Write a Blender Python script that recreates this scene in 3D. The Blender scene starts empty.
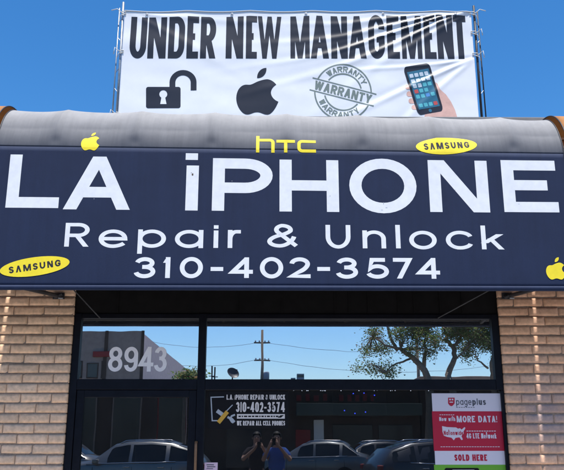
import bpy, bmesh, math, random
from mathutils import Vector, Matrix, noise
from mathutils.geometry import tessellate_polygon
random.seed(7)
R = math.radians
S = bpy.context.scene
COL = S.collection

# ------------------------------------------------------------------ camera maths
CAM = Vector((0.0, -7.8, 1.50)); TH = R(15.4); PSI = R(0.6); FPX = 750.0
FWD = Vector((math.sin(PSI)*math.cos(TH), math.cos(PSI)*math.cos(TH), math.sin(TH)))
RGT = Vector((math.cos(PSI), -math.sin(PSI), 0)); UPV = RGT.cross(FWD)
def ray(px, py): return FWD + RGT*((px-282)/FPX) + UPV*((235-py)/FPX)
def onY(px, py, Y):
    r = ray(px, py); return CAM + r*((Y-CAM.y)/r.y)
def mir(px, py, yy):                     # real place of something seen mirrored in the shop glass
    p = onY(px, py, yy); return Vector((p.x, -yy, p.z))

# ------------------------------------------------------------------ materials
def mat(name, col, rough=0.6, spec=0.3, metal=0.0, nscale=None, namt=0.15, bump=0.0, bscale=60, emit=None, estr=1.0, coat=0.0, sheen=0.0):
    m = bpy.data.materials.new(name); m.use_nodes = True
    nt = m.node_tree; b = nt.nodes['Principled BSDF']
    b.inputs['Base Color'].default_value = (*col, 1); b.inputs['Roughness'].default_value = rough
    b.inputs['Specular IOR Level'].default_value = spec; b.inputs['Metallic'].default_value = metal
    b.inputs['Sheen Roughness'].default_value = .4; b.inputs['Coat Weight'].default_value = coat; b.inputs['Sheen Weight'].default_value = sheen
    if emit:
        b.inputs['Emission Color'].default_value = (*emit, 1); b.inputs['Emission Strength'].default_value = estr
    tc = nt.nodes.new('ShaderNodeTexCoord')
    if nscale:
        n = nt.nodes.new('ShaderNodeTexNoise'); n.inputs['Scale'].default_value = nscale; n.inputs['Detail'].default_value = 6
        n.inputs['Roughness'].default_value = 0.65
        nt.links.new(tc.outputs['Object'], n.inputs['Vector'])
        r = nt.nodes.new('ShaderNodeMapRange'); r.inputs['From Min'].default_value = 0.3; r.inputs['From Max'].default_value = 0.7
        r.inputs['To Min'].default_value = 1-namt; r.inputs['To Max'].default_value = 1+namt
        nt.links.new(n.outputs['Fac'], r.inputs['Value'])
        v = nt.nodes.new('ShaderNodeVectorMath'); v.operation = 'SCALE'; v.inputs[0].default_value = col
        nt.links.new(r.outputs[0], v.inputs['Scale']); nt.links.new(v.outputs[0], b.inputs['Base Color'])
    if bump:
        n2 = nt.nodes.new('ShaderNodeTexNoise'); n2.inputs['Scale'].default_value = bscale; n2.inputs['Detail'].default_value = 5
        nt.links.new(tc.outputs['Object'], n2.inputs['Vector'])
        bp = nt.nodes.new('ShaderNodeBump'); bp.inputs['Strength'].default_value = bump; bp.inputs['Distance'].default_value = 0.01
        nt.links.new(n2.outputs['Fac'], bp.inputs['Height']); nt.links.new(bp.outputs[0], b.inputs['Normal'])
    return m
def attr_mat(name, rough=0.8, spec=0.2, nscale=30, namt=0.2, bump=0.4, bscale=90, stain=None, trans=0.0):
    """base colour from the mesh attribute 'tone' (each brick / leaf has its own colour)"""
    m = bpy.data.materials.new(name); m.use_nodes = True; nt = m.node_tree; b = nt.nodes['Principled BSDF']
    a = nt.nodes.new('ShaderNodeAttribute'); a.attribute_name = 'tone'
    tc = nt.nodes.new('ShaderNodeTexCoord')
    n = nt.nodes.new('ShaderNodeTexNoise'); n.inputs['Scale'].default_value = nscale; n.inputs['Detail'].default_value = 7
    nt.links.new(tc.outputs['Object'], n.inputs['Vector'])
    r = nt.nodes.new('ShaderNodeMapRange'); r.inputs['From Min'].default_value = .3; r.inputs['From Max'].default_value = .7
    r.inputs['To Min'].default_value = 1-namt; r.inputs['To Max'].default_value = 1+namt
    nt.links.new(n.outputs['Fac'], r.inputs['Value'])
    v = nt.nodes.new('ShaderNodeVectorMath'); v.operation = 'SCALE'
    nt.links.new(a.outputs['Color'], v.inputs[0]); nt.links.new(r.outputs[0], v.inputs['Scale'])
    out = v.outputs[0]
    if stain:
        c, rad, scol = stain
        d = nt.nodes.new('ShaderNodeVectorMath'); d.operation = 'DISTANCE'; d.inputs[1].default_value = c
        sc = nt.nodes.new('ShaderNodeVectorMath'); sc.operation = 'MULTIPLY'; sc.inputs[1].default_value = (1, 0, 1)
        nt.links.new(tc.outputs['Object'], sc.inputs[0]); nt.links.new(sc.outputs[0], d.inputs[0])
        n3 = nt.nodes.new('ShaderNodeTexNoise'); n3.inputs['Scale'].default_value = 9; n3.inputs['Detail'].default_value = 8; n3.inputs['Roughness'].default_value = .75
        nt.links.new(tc.outputs['Object'], n3.inputs['Vector'])
        f1 = nt.nodes.new('ShaderNodeMath'); f1.operation = 'MULTIPLY_ADD'; f1.inputs[1].default_value = 1.3; f1.inputs[2].default_value = -0.45
        nt.links.new(n3.outputs['Fac'], f1.inputs[0])
        f2 = nt.nodes.new('ShaderNodeMath'); f2.operation = 'SUBTRACT'
        mr = nt.nodes.new('ShaderNodeMapRange'); mr.inputs['From Min'].default_value = 0; mr.inputs['From Max'].default_value = rad
        mr.inputs['To Min'].default_value = 0.75; mr.inputs['To Max'].default_value = -0.35
        nt.links.new(d.outputs['Value'], mr.inputs['Value'])
        f2.operation = 'ADD'; f2.use_clamp = True
        nt.links.new(f1.outputs[0], f2.inputs[0]); nt.links.new(mr.outputs[0], f2.inputs[1])
        f3 = nt.nodes.new('ShaderNodeMath'); f3.operation = 'MULTIPLY'; f3.inputs[1].default_value = .7
        nt.links.new(f2.outputs[0], f3.inputs[0])
        mx = nt.nodes.new('ShaderNodeMix'); mx.data_type = 'RGBA'
        nt.links.new(f3.outputs[0], mx.inputs['Factor']); nt.links.new(out, mx.inputs['A']); mx.inputs['B'].default_value = (*scol, 1)
        out = mx.outputs['Result']
    nt.links.new(out, b.inputs['Base Color'])
    b.inputs['Roughness'].default_value = rough; b.inputs['Specular IOR Level'].default_value = spec
    if bump:
        n2 = nt.nodes.new('ShaderNodeTexNoise'); n2.inputs['Scale'].default_value = bscale; n2.inputs['Detail'].default_value = 8
        nt.links.new(tc.outputs['Object'], n2.inputs['Vector'])
        bp = nt.nodes.new('ShaderNodeBump'); bp.inputs['Strength'].default_value = bump; bp.inputs['Distance'].default_value = 0.006
        nt.links.new(n2.outputs['Fac'], bp.inputs['Height']); nt.links.new(bp.outputs[0], b.inputs['Normal'])
    if trans:
        t = nt.nodes.new('ShaderNodeBsdfTranslucent'); nt.links.new(out, t.inputs['Color'])
        ms = nt.nodes.new('ShaderNodeMixShader'); ms.inputs[0].default_value = trans
        nt.links.new(b.outputs[0], ms.inputs[1]); nt.links.new(t.outputs[0], ms.inputs[2])
        nt.links.new(ms.outputs[0], nt.nodes['Material Output'].inputs[0])
    return m
def glass_mat(name, refl, tint, dust=0.0):
    m = bpy.data.materials.new(name); m.use_nodes = True; nt = m.node_tree
    nt.nodes.remove(nt.nodes['Principled BSDF'])
    g = nt.nodes.new('ShaderNodeBsdfGlossy'); g.inputs['Roughness'].default_value = 0.0; g.inputs['Color'].default_value = (.93, .96, 1, 1)
    t = nt.nodes.new('ShaderNodeBsdfTransparent'); t.inputs['Color'].default_value = (*tint, 1)
    fr = nt.nodes.new('ShaderNodeFresnel'); fr.inputs['IOR'].default_value = 1.5
    ad = nt.nodes.new('ShaderNodeMath'); ad.operation = 'ADD'; ad.use_clamp = True; ad.inputs[1].default_value = refl
    nt.links.new(fr.outputs[0], ad.inputs[0])
    tc = nt.nodes.new('ShaderNodeTexCoord'); n = nt.nodes.new('ShaderNodeTexNoise'); n.inputs['Scale'].default_value = 3.0; n.inputs['Detail'].default_value = 1
    nt.links.new(tc.outputs['Object'], n.inputs['Vector'])
    bp = nt.nodes.new('ShaderNodeBump'); bp.inputs['Strength'].default_value = 0.02; bp.inputs['Distance'].default_value = 0.008
    nt.links.new(n.outputs['Fac'], bp.inputs['Height']); nt.links.new(bp.outputs[0], g.inputs['Normal'])
    x = nt.nodes.new('ShaderNodeMixShader'); nt.links.new(ad.outputs[0], x.inputs[0])
    nt.links.new(t.outputs[0], x.inputs[1]); nt.links.new(g.outputs[0], x.inputs[2])
    out = x
    if dust:
        d = nt.nodes.new('ShaderNodeBsdfDiffuse'); d.inputs['Color'].default_value = (.62, .6, .58, 1)
        n3 = nt.nodes.new('ShaderNodeTexNoise'); n3.inputs['Scale'].default_value = 2.5; n3.inputs['Detail'].default_value = 9; n3.inputs['Roughness'].default_value = .7
        nt.links.new(tc.outputs['Object'], n3.inputs['Vector'])
        rr = nt.nodes.new('ShaderNodeMapRange'); rr.inputs['From Min'].default_value = .3; rr.inputs['From Max'].default_value = .7
        rr.inputs['To Min'].default_value = dust*.4; rr.inputs['To Max'].default_value = dust*1.6; nt.links.new(n3.outputs['Fac'], rr.inputs['Value'])
        out = nt.nodes.new('ShaderNodeMixShader'); nt.links.new(rr.outputs[0], out.inputs[0]); nt.links.new(x.outputs[0], out.inputs[1]); nt.links.new(d.outputs[0], out.inputs[2])
    nt.links.new(out.outputs[0], nt.nodes['Material Output'].inputs[0]); return m

M = {}
def fabric(name, low, high, rough, sheen, grime):
    """woven awning cloth: colour low on the hanging face, bleached grey (high) where it lies flat, with sunlit brightening painted in by slope; faint drip streaks"""
    m = mat(name, low, rough, .25, bump=.35, bscale=420, sheen=sheen); nt = m.node_tree; b = nt.nodes['Principled BSDF']
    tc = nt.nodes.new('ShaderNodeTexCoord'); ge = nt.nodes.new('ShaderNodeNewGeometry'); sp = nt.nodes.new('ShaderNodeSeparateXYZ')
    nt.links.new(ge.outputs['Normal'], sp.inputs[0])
    mp = nt.nodes.new('ShaderNodeMapping'); mp.inputs['Scale'].default_value = (9, 1, .55); nt.links.new(tc.outputs['Object'], mp.inputs['Vector'])
    n1 = nt.nodes.new('ShaderNodeTexNoise'); n1.inputs['Scale'].default_value = 1.6; n1.inputs['Detail'].default_value = 9; n1.inputs['Roughness'].default_value = .7; nt.links.new(mp.outputs[0], n1.inputs['Vector'])
    n2 = nt.nodes.new('ShaderNodeTexNoise'); n2.inputs['Scale'].default_value = 3.2; n2.inputs['Detail'].default_value = 8; n2.inputs['Roughness'].default_value = .7; nt.links.new(tc.outputs['Object'], n2.inputs['Vector'])
    a = nt.nodes.new('ShaderNodeMath'); a.operation = 'ADD'; nt.links.new(n1.outputs['Fac'], a.inputs[0]); nt.links.new(n2.outputs['Fac'], a.inputs[1])
    r1 = nt.nodes.new('ShaderNodeMapRange'); r1.inputs['From Min'].default_value = .7; r1.inputs['From Max'].default_value = 1.3; r1.inputs['To Min'].default_value = -grime; r1.inputs['To Max'].default_value = grime
    nt.links.new(a.outputs[0], r1.inputs['Value'])
    f = nt.nodes.new('ShaderNodeMapRange'); f.interpolation_type = 'SMOOTHSTEP'; f.inputs['From Min'].default_value = -.12; f.inputs['From Max'].default_value = 1.0  # upturned slopes painted lighter: sunlight and sheen mixed into the cloth colour
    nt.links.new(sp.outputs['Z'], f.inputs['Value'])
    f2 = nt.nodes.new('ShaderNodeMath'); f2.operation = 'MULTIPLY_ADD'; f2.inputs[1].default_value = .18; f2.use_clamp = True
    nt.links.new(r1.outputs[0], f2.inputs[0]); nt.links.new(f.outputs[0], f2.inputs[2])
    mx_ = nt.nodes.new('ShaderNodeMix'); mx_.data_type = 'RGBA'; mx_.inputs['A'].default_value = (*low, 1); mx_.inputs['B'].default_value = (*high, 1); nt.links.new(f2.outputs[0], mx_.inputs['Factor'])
    k = nt.nodes.new('ShaderNodeMath'); k.operation = 'ADD'; k.inputs[1].default_value = 1; nt.links.new(r1.outputs[0], k.inputs[0])
    v = nt.nodes.new('ShaderNodeVectorMath'); v.operation = 'SCALE'; nt.links.new(mx_.outputs['Result'], v.inputs[0]); nt.links.new(k.outputs[0], v.inputs['Scale'])
    nt.links.new(v.outputs[0], b.inputs['Base Color']); return m
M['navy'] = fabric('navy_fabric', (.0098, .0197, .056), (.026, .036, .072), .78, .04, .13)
M['sunlit_faded'] = fabric('sunlit_faded_fabric', (.022, .030, .052), (.31, .30, .29), .65, .12, .14)
M['paint'] = mat('white_lettering', (.75, .755, .78), .6, .3, nscale=14, namt=.06)
M['yellow'] = mat('yellow_lettering', (.84, .66, .03), .6, .3, nscale=14, namt=.06)
M['ink'] = mat('black_ink', (.02, .02, .03), .6, .3)
M['orange'] = mat('orange_fabric', (.36, .16, .055), .75, .2, nscale=4, namt=.15)
M['steel'] = mat('dark_steel', (.03, .03, .035), .5, .4, nscale=20, namt=.3)
M['galv'] = mat('galvanised_steel', (.33, .35, .38), .45, .5, metal=.6, nscale=25, namt=.2)
M['vinyl'] = mat('banner_vinyl', (.73, .745, .78), .5, .35, nscale=3, namt=.04)
M['vink'] = mat('banner_ink', (.012, .015, .027), .42, .35, nscale=3, namt=.1)
M['vgrey'] = mat('banner_grey_ink', (.17, .21, .19), .4, .4)
M['skinprint'] = mat('printed_skin', (.66, .40, .33), .4, .4, nscale=20, namt=.1)
M['rope'] = mat('rope', (.62, .62, .6), .8, .1)
M['frame'] = mat('dark_frame', (.005, .0055, .010), .45, .15, nscale=12, namt=.3)
M['header'] = mat('header_board', (.006, .0055, .006), .7, .2, nscale=8, namt=.4)
M['brick'] = attr_mat('tan_brick', .88, .12, 26, .16, .5, 110)
M['brickstain'] = attr_mat('stained_brick', .88, .12, 26, .16, .5, 110, stain=((2.74, 0, 1.76), .5, (.20, .205, .26)))
M['mortar'] = mat('mortar', (.27, .2, .155), .95, .05, nscale=40, namt=.25, bump=.5, bscale=120)
M['roof'] = mat('roof_felt', (.2, .2, .2), .9, .1, nscale=5)
M['glass'] = glass_mat('shop_glass', .15, (.62, .64, .66), .012); M['film'] = glass_mat('mirror_film_glass', .62, (.5, .52, .54), .03)
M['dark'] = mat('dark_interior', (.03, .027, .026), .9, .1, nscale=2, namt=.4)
M['concrete'] = mat('concrete', (.47, .44, .40), .9, .15, nscale=6, namt=.12, bump=.2, bscale=80)
M['kerb'] = mat('kerb_concrete', (.36, .35, .33), .9, .15, nscale=8, namt=.15)
M['asphalt'] = mat('asphalt', (.06, .06, .062), .92, .15, nscale=3, namt=.2, bump=.3, bscale=150)
M['line'] = mat('road_paint', (.7, .7, .66), .8, .1, nscale=10, namt=.12)
M['bark'] = mat('bark', (.22, .17, .13), .95, .05, nscale=9, namt=.3, bump=.5, bscale=30)
M['leaf'] = attr_mat('leaves', .6, .3, 4, .1, 0, 1, trans=.5)
M['rubber'] = mat('rubber', (.015, .015, .015), .8, .2)
M['carglass'] = mat('car_glass', (.012, .014, .016), .05, .6)
M['chrome'] = mat('chrome', (.7, .7, .72), .15, .5, metal=1)
M['wood'] = mat('bronze_handle', (.2, .10, .045), .4, .5, nscale=30, namt=.2)

# ------------------------------------------------------------------ objects
def tag(o, label=None, cat=None, group=None, kind=None):
    if label: o['label'] = label
    if cat: o['category'] = cat
    if group: o['group'] = group
    if kind: o['kind'] = kind
    return o
def empty(name, loc=(0, 0, 0), rz=0, **k):
    o = bpy.data.objects.new(name, None); COL.objects.link(o); o.location = loc; o.rotation_euler = (0, 0, rz)
    return tag(o, **k)
def link(name, me, m, parent=None, **k):
    o = bpy.data.objects.new(name, me); COL.objects.link(o)
    if m is not None and not me.materials:
        for x in (m if isinstance(m, (list, tuple)) else [m]): me.materials.append(x)
    if parent is not None: o.parent = parent
    return tag(o, **k)
def mesh_from(name, V, F, smooth=False, mi=None):
    me = bpy.data.meshes.new(name); me.from_pydata([tuple(v) for v in V], [], F)
    if mi: me.polygons.foreach_set('material_index', mi)
    if smooth: me.polygons.foreach_set('use_smooth', [True]*len(me.polygons))
    me.update(); return me
class MB:
    def __init__(s): s.V = []; s.F = []; s.mi = []; s.cur = 0; s.tone = []; s.t = (1, 1, 1)
    def add(s, vs, fs):
        o = len(s.V); s.V += [Vector(v) for v in vs]
        for f in fs: s.F.append([i+o for i in f]); s.mi.append(s.cur); s.tone.append(s.t)
    def box(s, a, b, bev=0.0):
        x0, y0, z0 = a; x1, y1, z1 = b
        if bev <= 0:
            s.add([(x0,y0,z0),(x1,y0,z0),(x1,y1,z0),(x0,y1,z0),(x0,y0,z1),(x1,y0,z1),(x1,y1,z1),(x0,y1,z1)],
                  [(0,3,2,1),(4,5,6,7),(0,1,5,4),(1,2,6,5),(2,3,7,6),(3,0,4,7)])
        else:
            bm = bmesh.new(); bmesh.ops.create_cube(bm, size=1)
            for v in bm.verts: v.co = ((x0+x1)/2+v.co.x*(x1-x0), (y0+y1)/2+v.co.y*(y1-y0), (z0+z1)/2+v.co.z*(z1-z0))
            bmesh.ops.bevel(bm, geom=bm.edges[:], offset=bev, segments=2, affect='EDGES', profile=.5)
            s.bm(bm)
    def bm(s, bm):
        bm.verts.index_update(); s.add([v.co.copy() for v in bm.verts], [[v.index for v in f.verts] for f in bm.faces]); bm.free()
    def tube(s, pts, rad, n=8, cap=True):
        pts = [Vector(p) for p in pts]; rs = rad if isinstance(rad, (list, tuple)) else [rad]*len(pts)
        o = len(s.V); prev = None
        for i, p in enumerate(pts):
            d = (pts[min(i+1, len(pts)-1)]-pts[max(i-1, 0)]).normalized()
            if prev is None:
                a = Vector((0, 0, 1)) if abs(d.z) < .9 else Vector((1, 0, 0))
                prev = d.cross(a).normalized()
            u = (prev-d*prev.dot(d)).normalized(); prev = u; w = d.cross(u)
            for k in range(n):
                an = 2*math.pi*k/n; s.V.append(p+(u*math.cos(an)+w*math.sin(an))*rs[i])
        for i in range(len(pts)-1):
            for k in range(n):
                a = o+i*n+k; b = o+i*n+(k+1) % n
                s.F.append([a, b, b+n, a+n]); s.mi.append(s.cur); s.tone.append(s.t)
        if cap:
            s.F.append([o+k for k in range(n)][::-1]); s.mi.append(s.cur); s.tone.append(s.t)
            s.F.append([o+(len(pts)-1)*n+k for k in range(n)]); s.mi.append(s.cur); s.tone.append(s.t)
    def lathe(s, prof, n=24, mtx=None):
        o = len(s.V)
        for (r, z) in prof:
            for k in range(n):
                v = Vector((r*math.cos(2*math.pi*k/n), r*math.sin(2*math.pi*k/n), z))
                s.V.append(mtx @ v if mtx else v)
        for i in range(len(prof)-1):
            for k in range(n):
                a = o+i*n+k; b = o+i*n+(k+1) % n
                s.F.append([a, b, b+n, a+n]); s.mi.append(s.cur); s.tone.append(s.t)
    def build(s, name, m, parent=None, smooth=False, tone=False, **k):
        me = mesh_from(name, s.V, s.F, smooth, s.mi if any(s.mi) else None)
        if tone:
            at = me.color_attributes.new('tone', 'FLOAT_COLOR', 'CORNER'); buf = []
            for p in me.polygons:
                for _ in range(p.loop_total): buf += [*s.tone[p.index], 1]
            at.data.foreach_set('color', buf)
        bmx = bmesh.new(); bmx.from_mesh(me); bmesh.ops.recalc_face_normals(bmx, faces=bmx.faces[:]) if not tone else None
        bmx.to_mesh(me); bmx.free()
        return link(name, me, m, parent, **k)

# ------------------------------------------------------------------ pen lettering
def q(p0, c, p1, n=9):
    out = []; k = .5523
    a = (p0[0]+(c[0]-p0[0])*k, p0[1]+(c[1]-p0[1])*k); b = (p1[0]+(c[0]-p1[0])*k, p1[1]+(c[1]-p1[1])*k)
    for i in range(1, n+1):
        t = i/n; u = 1-t
        out.append(tuple(u**3*p0[j]+3*u*u*t*a[j]+3*u*t*t*b[j]+t**3*p1[j] for j in (0, 1)))
    return out
def path(*ops):
    pts = []
    for o in ops:
        if len(o) == 2: pts.append(o)
        else: pts += q(pts[-1], (o[0], o[1]), (o[2], o[3]))
    return pts
B, T = -9, 9      # outer edge of the letter box
V0 = lambda x: ('S', [(x, B), (x, T)])
def ring(r=.5, x0=0, x1=1, y0=0, y1=1):
    xm = (x0+x1)/2; h = (y1-y0)*r
    return ('C', path((x0, y0+h), (x0, y1-h), (x0, y1, xm, y1), (x1, y1, x1, y1-h), (x1, y0+h), (x1, y0, xm, y0), (x0, y0, x0, y0+h))[:-1])
def G(ch, r=.5):
    D = {
    'A': (1, [('P', .03, B, .5, T), ('P', .97, B, .5, T), ('S', [(.22, .28), (.78, .28)])]),
    'Λ': (1, [('P', .03, B, .5, T), ('P', .97, B, .5, T)]),
    'C': (.95, [('S', path((1, .7), (1, 1-r*.6) if r < .4 else (1, .72), (1, 1, .5, 1), (0, 1, 0, 1-r), (0, r), (0, 0, .5, 0), (1, 0, 1, .28)))]),
    'c': (.85, [('S', path((.97, .74), (.9, 1, .5, 1), (0, 1, 0, .5), (0, 0, .5, 0), (.9, 0, .97, .26)))]),
    'D': (1, [('C', path((0, 0), (0, 1), (.5, 1), (1, 1, 1, 1-r), (1, r), (1, 0, .5, 0)))]),
    'E': (.85, [V0(0), ('S', [(0, 1), (T, 1)]), ('S', [(0, .52), (.92, .52)]), ('S', [(0, 0), (T, 0)])]),
    'F': (.8, [V0(0), ('S', [(0, 1), (T, 1)]), ('S', [(0, .5), (.9, .5)])]),
    'G': (1, [('S', path((1, .7), (1, .74), (1, 1, .5, 1), (0, 1, 0, 1-r), (0, r), (0, 0, .5, 0), (1, 0, 1, .25), (1, .44), (.5, .44)))]),
    'H': (1, [V0(0), V0(1), ('S', [(0, .5), (1, .5)])]),
    'I': (.25, [V0(.5)]), 'l': (.25, [V0(.5)]),
    'K': (.95, [V0(0), ('P', .05, .38, .92, T), ('P', .95, B, .38, .62)]),
    'k': (.85, [V0(0), ('P', .03, .22, .9, .66), ('P', .95, B, .36, .45)]),
    'L': (.8, [V0(0), ('S', [(0, 0), (T, 0)])]),
    'M': (1.35, [V0(0), V0(1), ('P', .5, B, .06, T), ('P', .5, B, .94, T)]),
    'N': (1, [V0(0), V0(1), ('P', .97, B, .03, T)]),
    'O': (1.05, [ring(r)]), '0': (.9, [ring(r)]), 'o': (.9, [ring(r)]),
    'P': (.9, [V0(0), ('S', path((0, 1), (.55, 1), (1, 1, 1, .72), (1, .42, .55, .42), (0, .42)))]),
    'R': (.95, [V0(0), ('S', path((0, 1), (.55, 1), (1, 1, 1, .74), (1, .47, .55, .47), (0, .47))), ('P', .98, B, .48, .47)]),
    'S': (.85, [('S', path((.97, .78), (.95, 1, .5, 1), (0, 1, 0, .76), (0, .55, .5, .51), (1, .46, 1, .25), (1, 0, .5, 0), (.05, 0, .02, .23)))]),
    's': (.75, [('S', path((.95, .8), (.9, 1, .5, 1), (0, 1, 0, .76), (0, .55, .5, .51), (1, .46, 1, .25), (1, 0, .5, 0), (.1, 0, .03, .2)))]),
    'T': (.9, [('S', [(B, 1), (T, 1)]), ('S', [(.5, B), (.5, 1)])]),
    'U': (1, [('S', path((0, T), (0, r), (0, 0, .5, 0), (1, 0, 1, r), (1, T)))]),
    'u': (.85, [('S', path((0, T), (0, .42), (0, 0, .45, 0), (1, 0, 1, .42))), V0(1)]),
    'W': (1.4, [('P', .25, B, .0, T), ('P', .25, B, .5, T), ('P', .75, B, .5, T), ('P', .75, B, 1, T)]),
    'w': (1.2, [('P', .25, B, .0, T), ('P', .25, B, .5, T), ('P', .75, B, .5, T), ('P', .75, B, 1, T)]),
    'Y': (1, [('S', [(.5, B), (.5, .45)]), ('P', .5, .4, 0, T), ('P', .5, .4, 1, T)]),
    'a': (.9, [ring(.5, 0, 1), V0(1)]), 'd': (.9, [ring(.5, 0, 1), ('S', [(1, B), (1, 1.55)])]),
    'e': (.9, [('S', path((.96, .2), (.8, 0, .5, 0), (0, 0, 0, .5), (0, 1, .5, 1), (1, 1, 1, .5), (.05, .5)))]),
    'g': (.9, [ring(.5), ('S', path((1, T), (1, -.1), (1, -.5, .5, -.5), (.15, -.5, .08, -.3)))]),
    'h': (.85, [V0(0), ('S', path((0, .35), (0, .68, .5, .68), (1, .68, 1, .4), (1, B)))]),
    'i': (.22, [V0(.5), ('S', [(.5, 1.25), (.5, 1.5)])]),
    'n': (.85, [V0(0), ('S', path((0, .55), (0, 1, .5, 1), (1, 1, 1, .55), (1, B)))]),
    'p': (.9, [ring(.5), ('S', [(0, T), (0, -.52)])]),
    'r': (.5, [V0(0), ('S', path((0, .5), (0, 1, .75, 1), (T, 1)))]),
    't': (.5, [('S', path((.35, 1.4), (.35, .3), (.35, 0, .8, 0), (1, 0))), ('S', [(B, 1), (T, 1)])]),
    '1': (.3, [('S', [(.75, B), (.75, T)]), ('P', .05, .78, .7, 1)]),
    '2': (.85, [('S', path((.03, .74), (.05, 1, .5, 1), (.97, 1, .97, .72), (.97, .5, .6, .32), (.02, 0), (T, 0)))]),
    '3': (.85, [('S', path((.05, .8), (.12, 1, .5, 1), (.93, 1, .93, .77), (.93, .54, .5, .54), (.35, .54))), ('S', path((.35, .54), (.5, .54), (1, .54, 1, .27), (1, 0, .48, 0), (.06, 0, .0, .22)))]),
    '4': (.95, [('S', [(.78, B), (.78, T)]), ('S', [(.74, 1), (.02, .25), (T, .25)])]),
    '5': (.9, [('S', path((.93, 1), (.2, 1), (.1, .5), (.2, .62, .5, .62), (1, .62, 1, .31), (1, 0, .48, 0), (.08, 0, .0, .2)))]),
    '7': (.85, [('S', [(B, 1), (.98, 1)]), ('P', .22, B, .97, T)]),
    '8': (.85, [ring(.5, .06, .94, .53, 1), ring(.5, 0, 1, 0, .53)]),
    '9': (.85, [ring(.5, 0, 1, .42, 1), ('S', path((1, .7), (1, .3), (1, 0, .5, 0), (.05, 0, .03, .22)))]),
    '-': (.55, [('S', [(B, .42), (T, .42)])]),
    '.': (.2, [('S', [(.5, B), (.5, .12)])]),
    '!': (.22, [('S', [(.5, B), (.5, .1)]), ('S', [(.5, .32), (.5, T)])]),
    '&': (1, [('S', path((1, .0), (.3, .68), (.12, .9, .45, 1), (.85, 1, .78, .74), (.7, .62, .4, .52), (0, .42, 0, .22), (0, 0, .38, 0), (.8, 0, .92, .46)))]),
    }
    return D[ch]
XH = set('aceghnoprsuwik')      # lower-case letters whose box is the x-height
def resolve(v, t, L):            # normalised centre-line coordinate -> box coordinate
    if v == B: return 0.0
    if v == T: return L
    return t+v*(L-2*t)
def glyph(ch, x0, x1, y0, y1, tx, ty, r=.5):
    """polygons of one letter filling the box (x0..x1, y0..y1); tx, ty: half pen widths"""
    out = []
    W, H = x1-x0, y1-y0
    for k, st in enumerate(G(ch, r)[1]):
        if st[0] == 'P':
            ax, ay, bx, by = st[1:]
            ya, yb = resolve(ay, ty, H), resolve(by, ty, H)
            dx = abs((bx-ax)*(W-2*tx))/tx; dy = abs(yb-ya)/ty
            h = tx*math.hypot(dx, dy)/max(dy, .01)
            h = min(h, W*.5); 
            f = lambda v: h+v*(W-2*h)
            if ch in '1kKR': f = lambda v: tx+v*(W-2*tx)
            xa, xb = f(ax), f(bx)
            out.append((k, [(x0+xa-h, y0+ya), (x0+xa+h, y0+ya), (x0+xb+h, y0+yb), (x0+xb-h, y0+yb)]))
            continue
        pts = [(resolve(a, tx, W)/tx, resolve(b, ty, H)/ty) for a, b in st[1]]
        pts = [p for i_, p in enumerate(pts) if i_ == 0 or math.dist(p, pts[i_-1]) > 1e-5]
        cl = st[0] == 'C'
        if cl and math.dist(pts[0], pts[-1]) < 1e-5: pts.pop()
        n = len(pts); Lf = []; Rt = []
        for i in range(n):
            p = Vector(pts[i]); a = Vector(pts[i-1]) if (cl or i) else None; b = Vector(pts[(i+1) % n]) if (cl or i < n-1) else None
            d1 = (p-a) if a is not None else None; d2 = (b-p) if b is not None else None
            d1 = d1.normalized() if d1 is not None and d1.length > 1e-6 else (d2.normalized())
            d2 = d2.normalized() if d2 is not None and d2.length > 1e-6 else d1
            n1 = Vector((-d1.y, d1.x)); n2 = Vector((-d2.y, d2.x)); m = n1+n2
            m = m.normalized() if m.length > .2 else n1
            sc = 1/max(.42, m.dot(n1))
            Lf.append(p+m*sc); Rt.append(p-m*sc)
        X = lambda v: (x0+v.x*tx, y0+v.y*ty)
        for i in range(n if cl else n-1):
            j = (i+1) % n
            out.append((k, [X(Rt[i]), X(Rt[j]), X(Lf[j]), X(Lf[i])]))
    return out
def text(s, x0, x1, y0, y1, tx, ty, gap=.22, r=.5, xh=.72, space=.45, cw=None):
    """a line of text stretched between x0 and x1"""
    ws = [(space if c == ' ' else G(c)[0]) for c in s]
    tot = sum(ws)+gap*(len(s)-1); u = (x1-x0)/tot; x = x0; out = []
    for c, w in zip(s, ws):
        if c != ' ':
            h = (y1-y0)*(xh if c in 'aceghnoprsuwikd' and c not in 'hk' else 1)
            out += glyph(c, x, x+w*u, y0, y0+h, min(tx, w*u*.49), ty, r)
        x += (w+gap)*u
    return out
def disc(cx, cy, rx, ry, n=40, rot=0):
    c, s = math.cos(rot), math.sin(rot)
    return [(cx+rx*math.cos(a)*c-ry*math.sin(a)*s, cy+rx*math.cos(a)*s+ry*math.sin(a)*c) for a in [2*math.pi*i/n for i in range(n)]]
def annulus(cx, cy, r0, r1, n=56, k=0):
    o = []
    for i in range(n):
        a, b = 2*math.pi*i/n, 2*math.pi*(i+1)/n
        o.append((k, [(cx+r0*math.cos(a), cy+r0*math.sin(a)), (cx+r1*math.cos(a), cy+r1*math.sin(a)), (cx+r1*math.cos(b), cy+r1*math.sin(b)), (cx+r0*math.cos(b), cy+r0*math.sin(b))]))
    return o
def rrect(x0, y0, x1, y1, r, n=5):
    o = []
    for cx, cy, a0 in ((x1-r, y0+r, -90), (x1-r, y1-r, 0), (x0+r, y1-r, 90), (x0+r, y0+r, 180)):
        for i in range(n+1):
            a = R(a0+90*i/n); o.append((cx+r*math.cos(a), cy+r*math.sin(a)))
    return o
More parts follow.
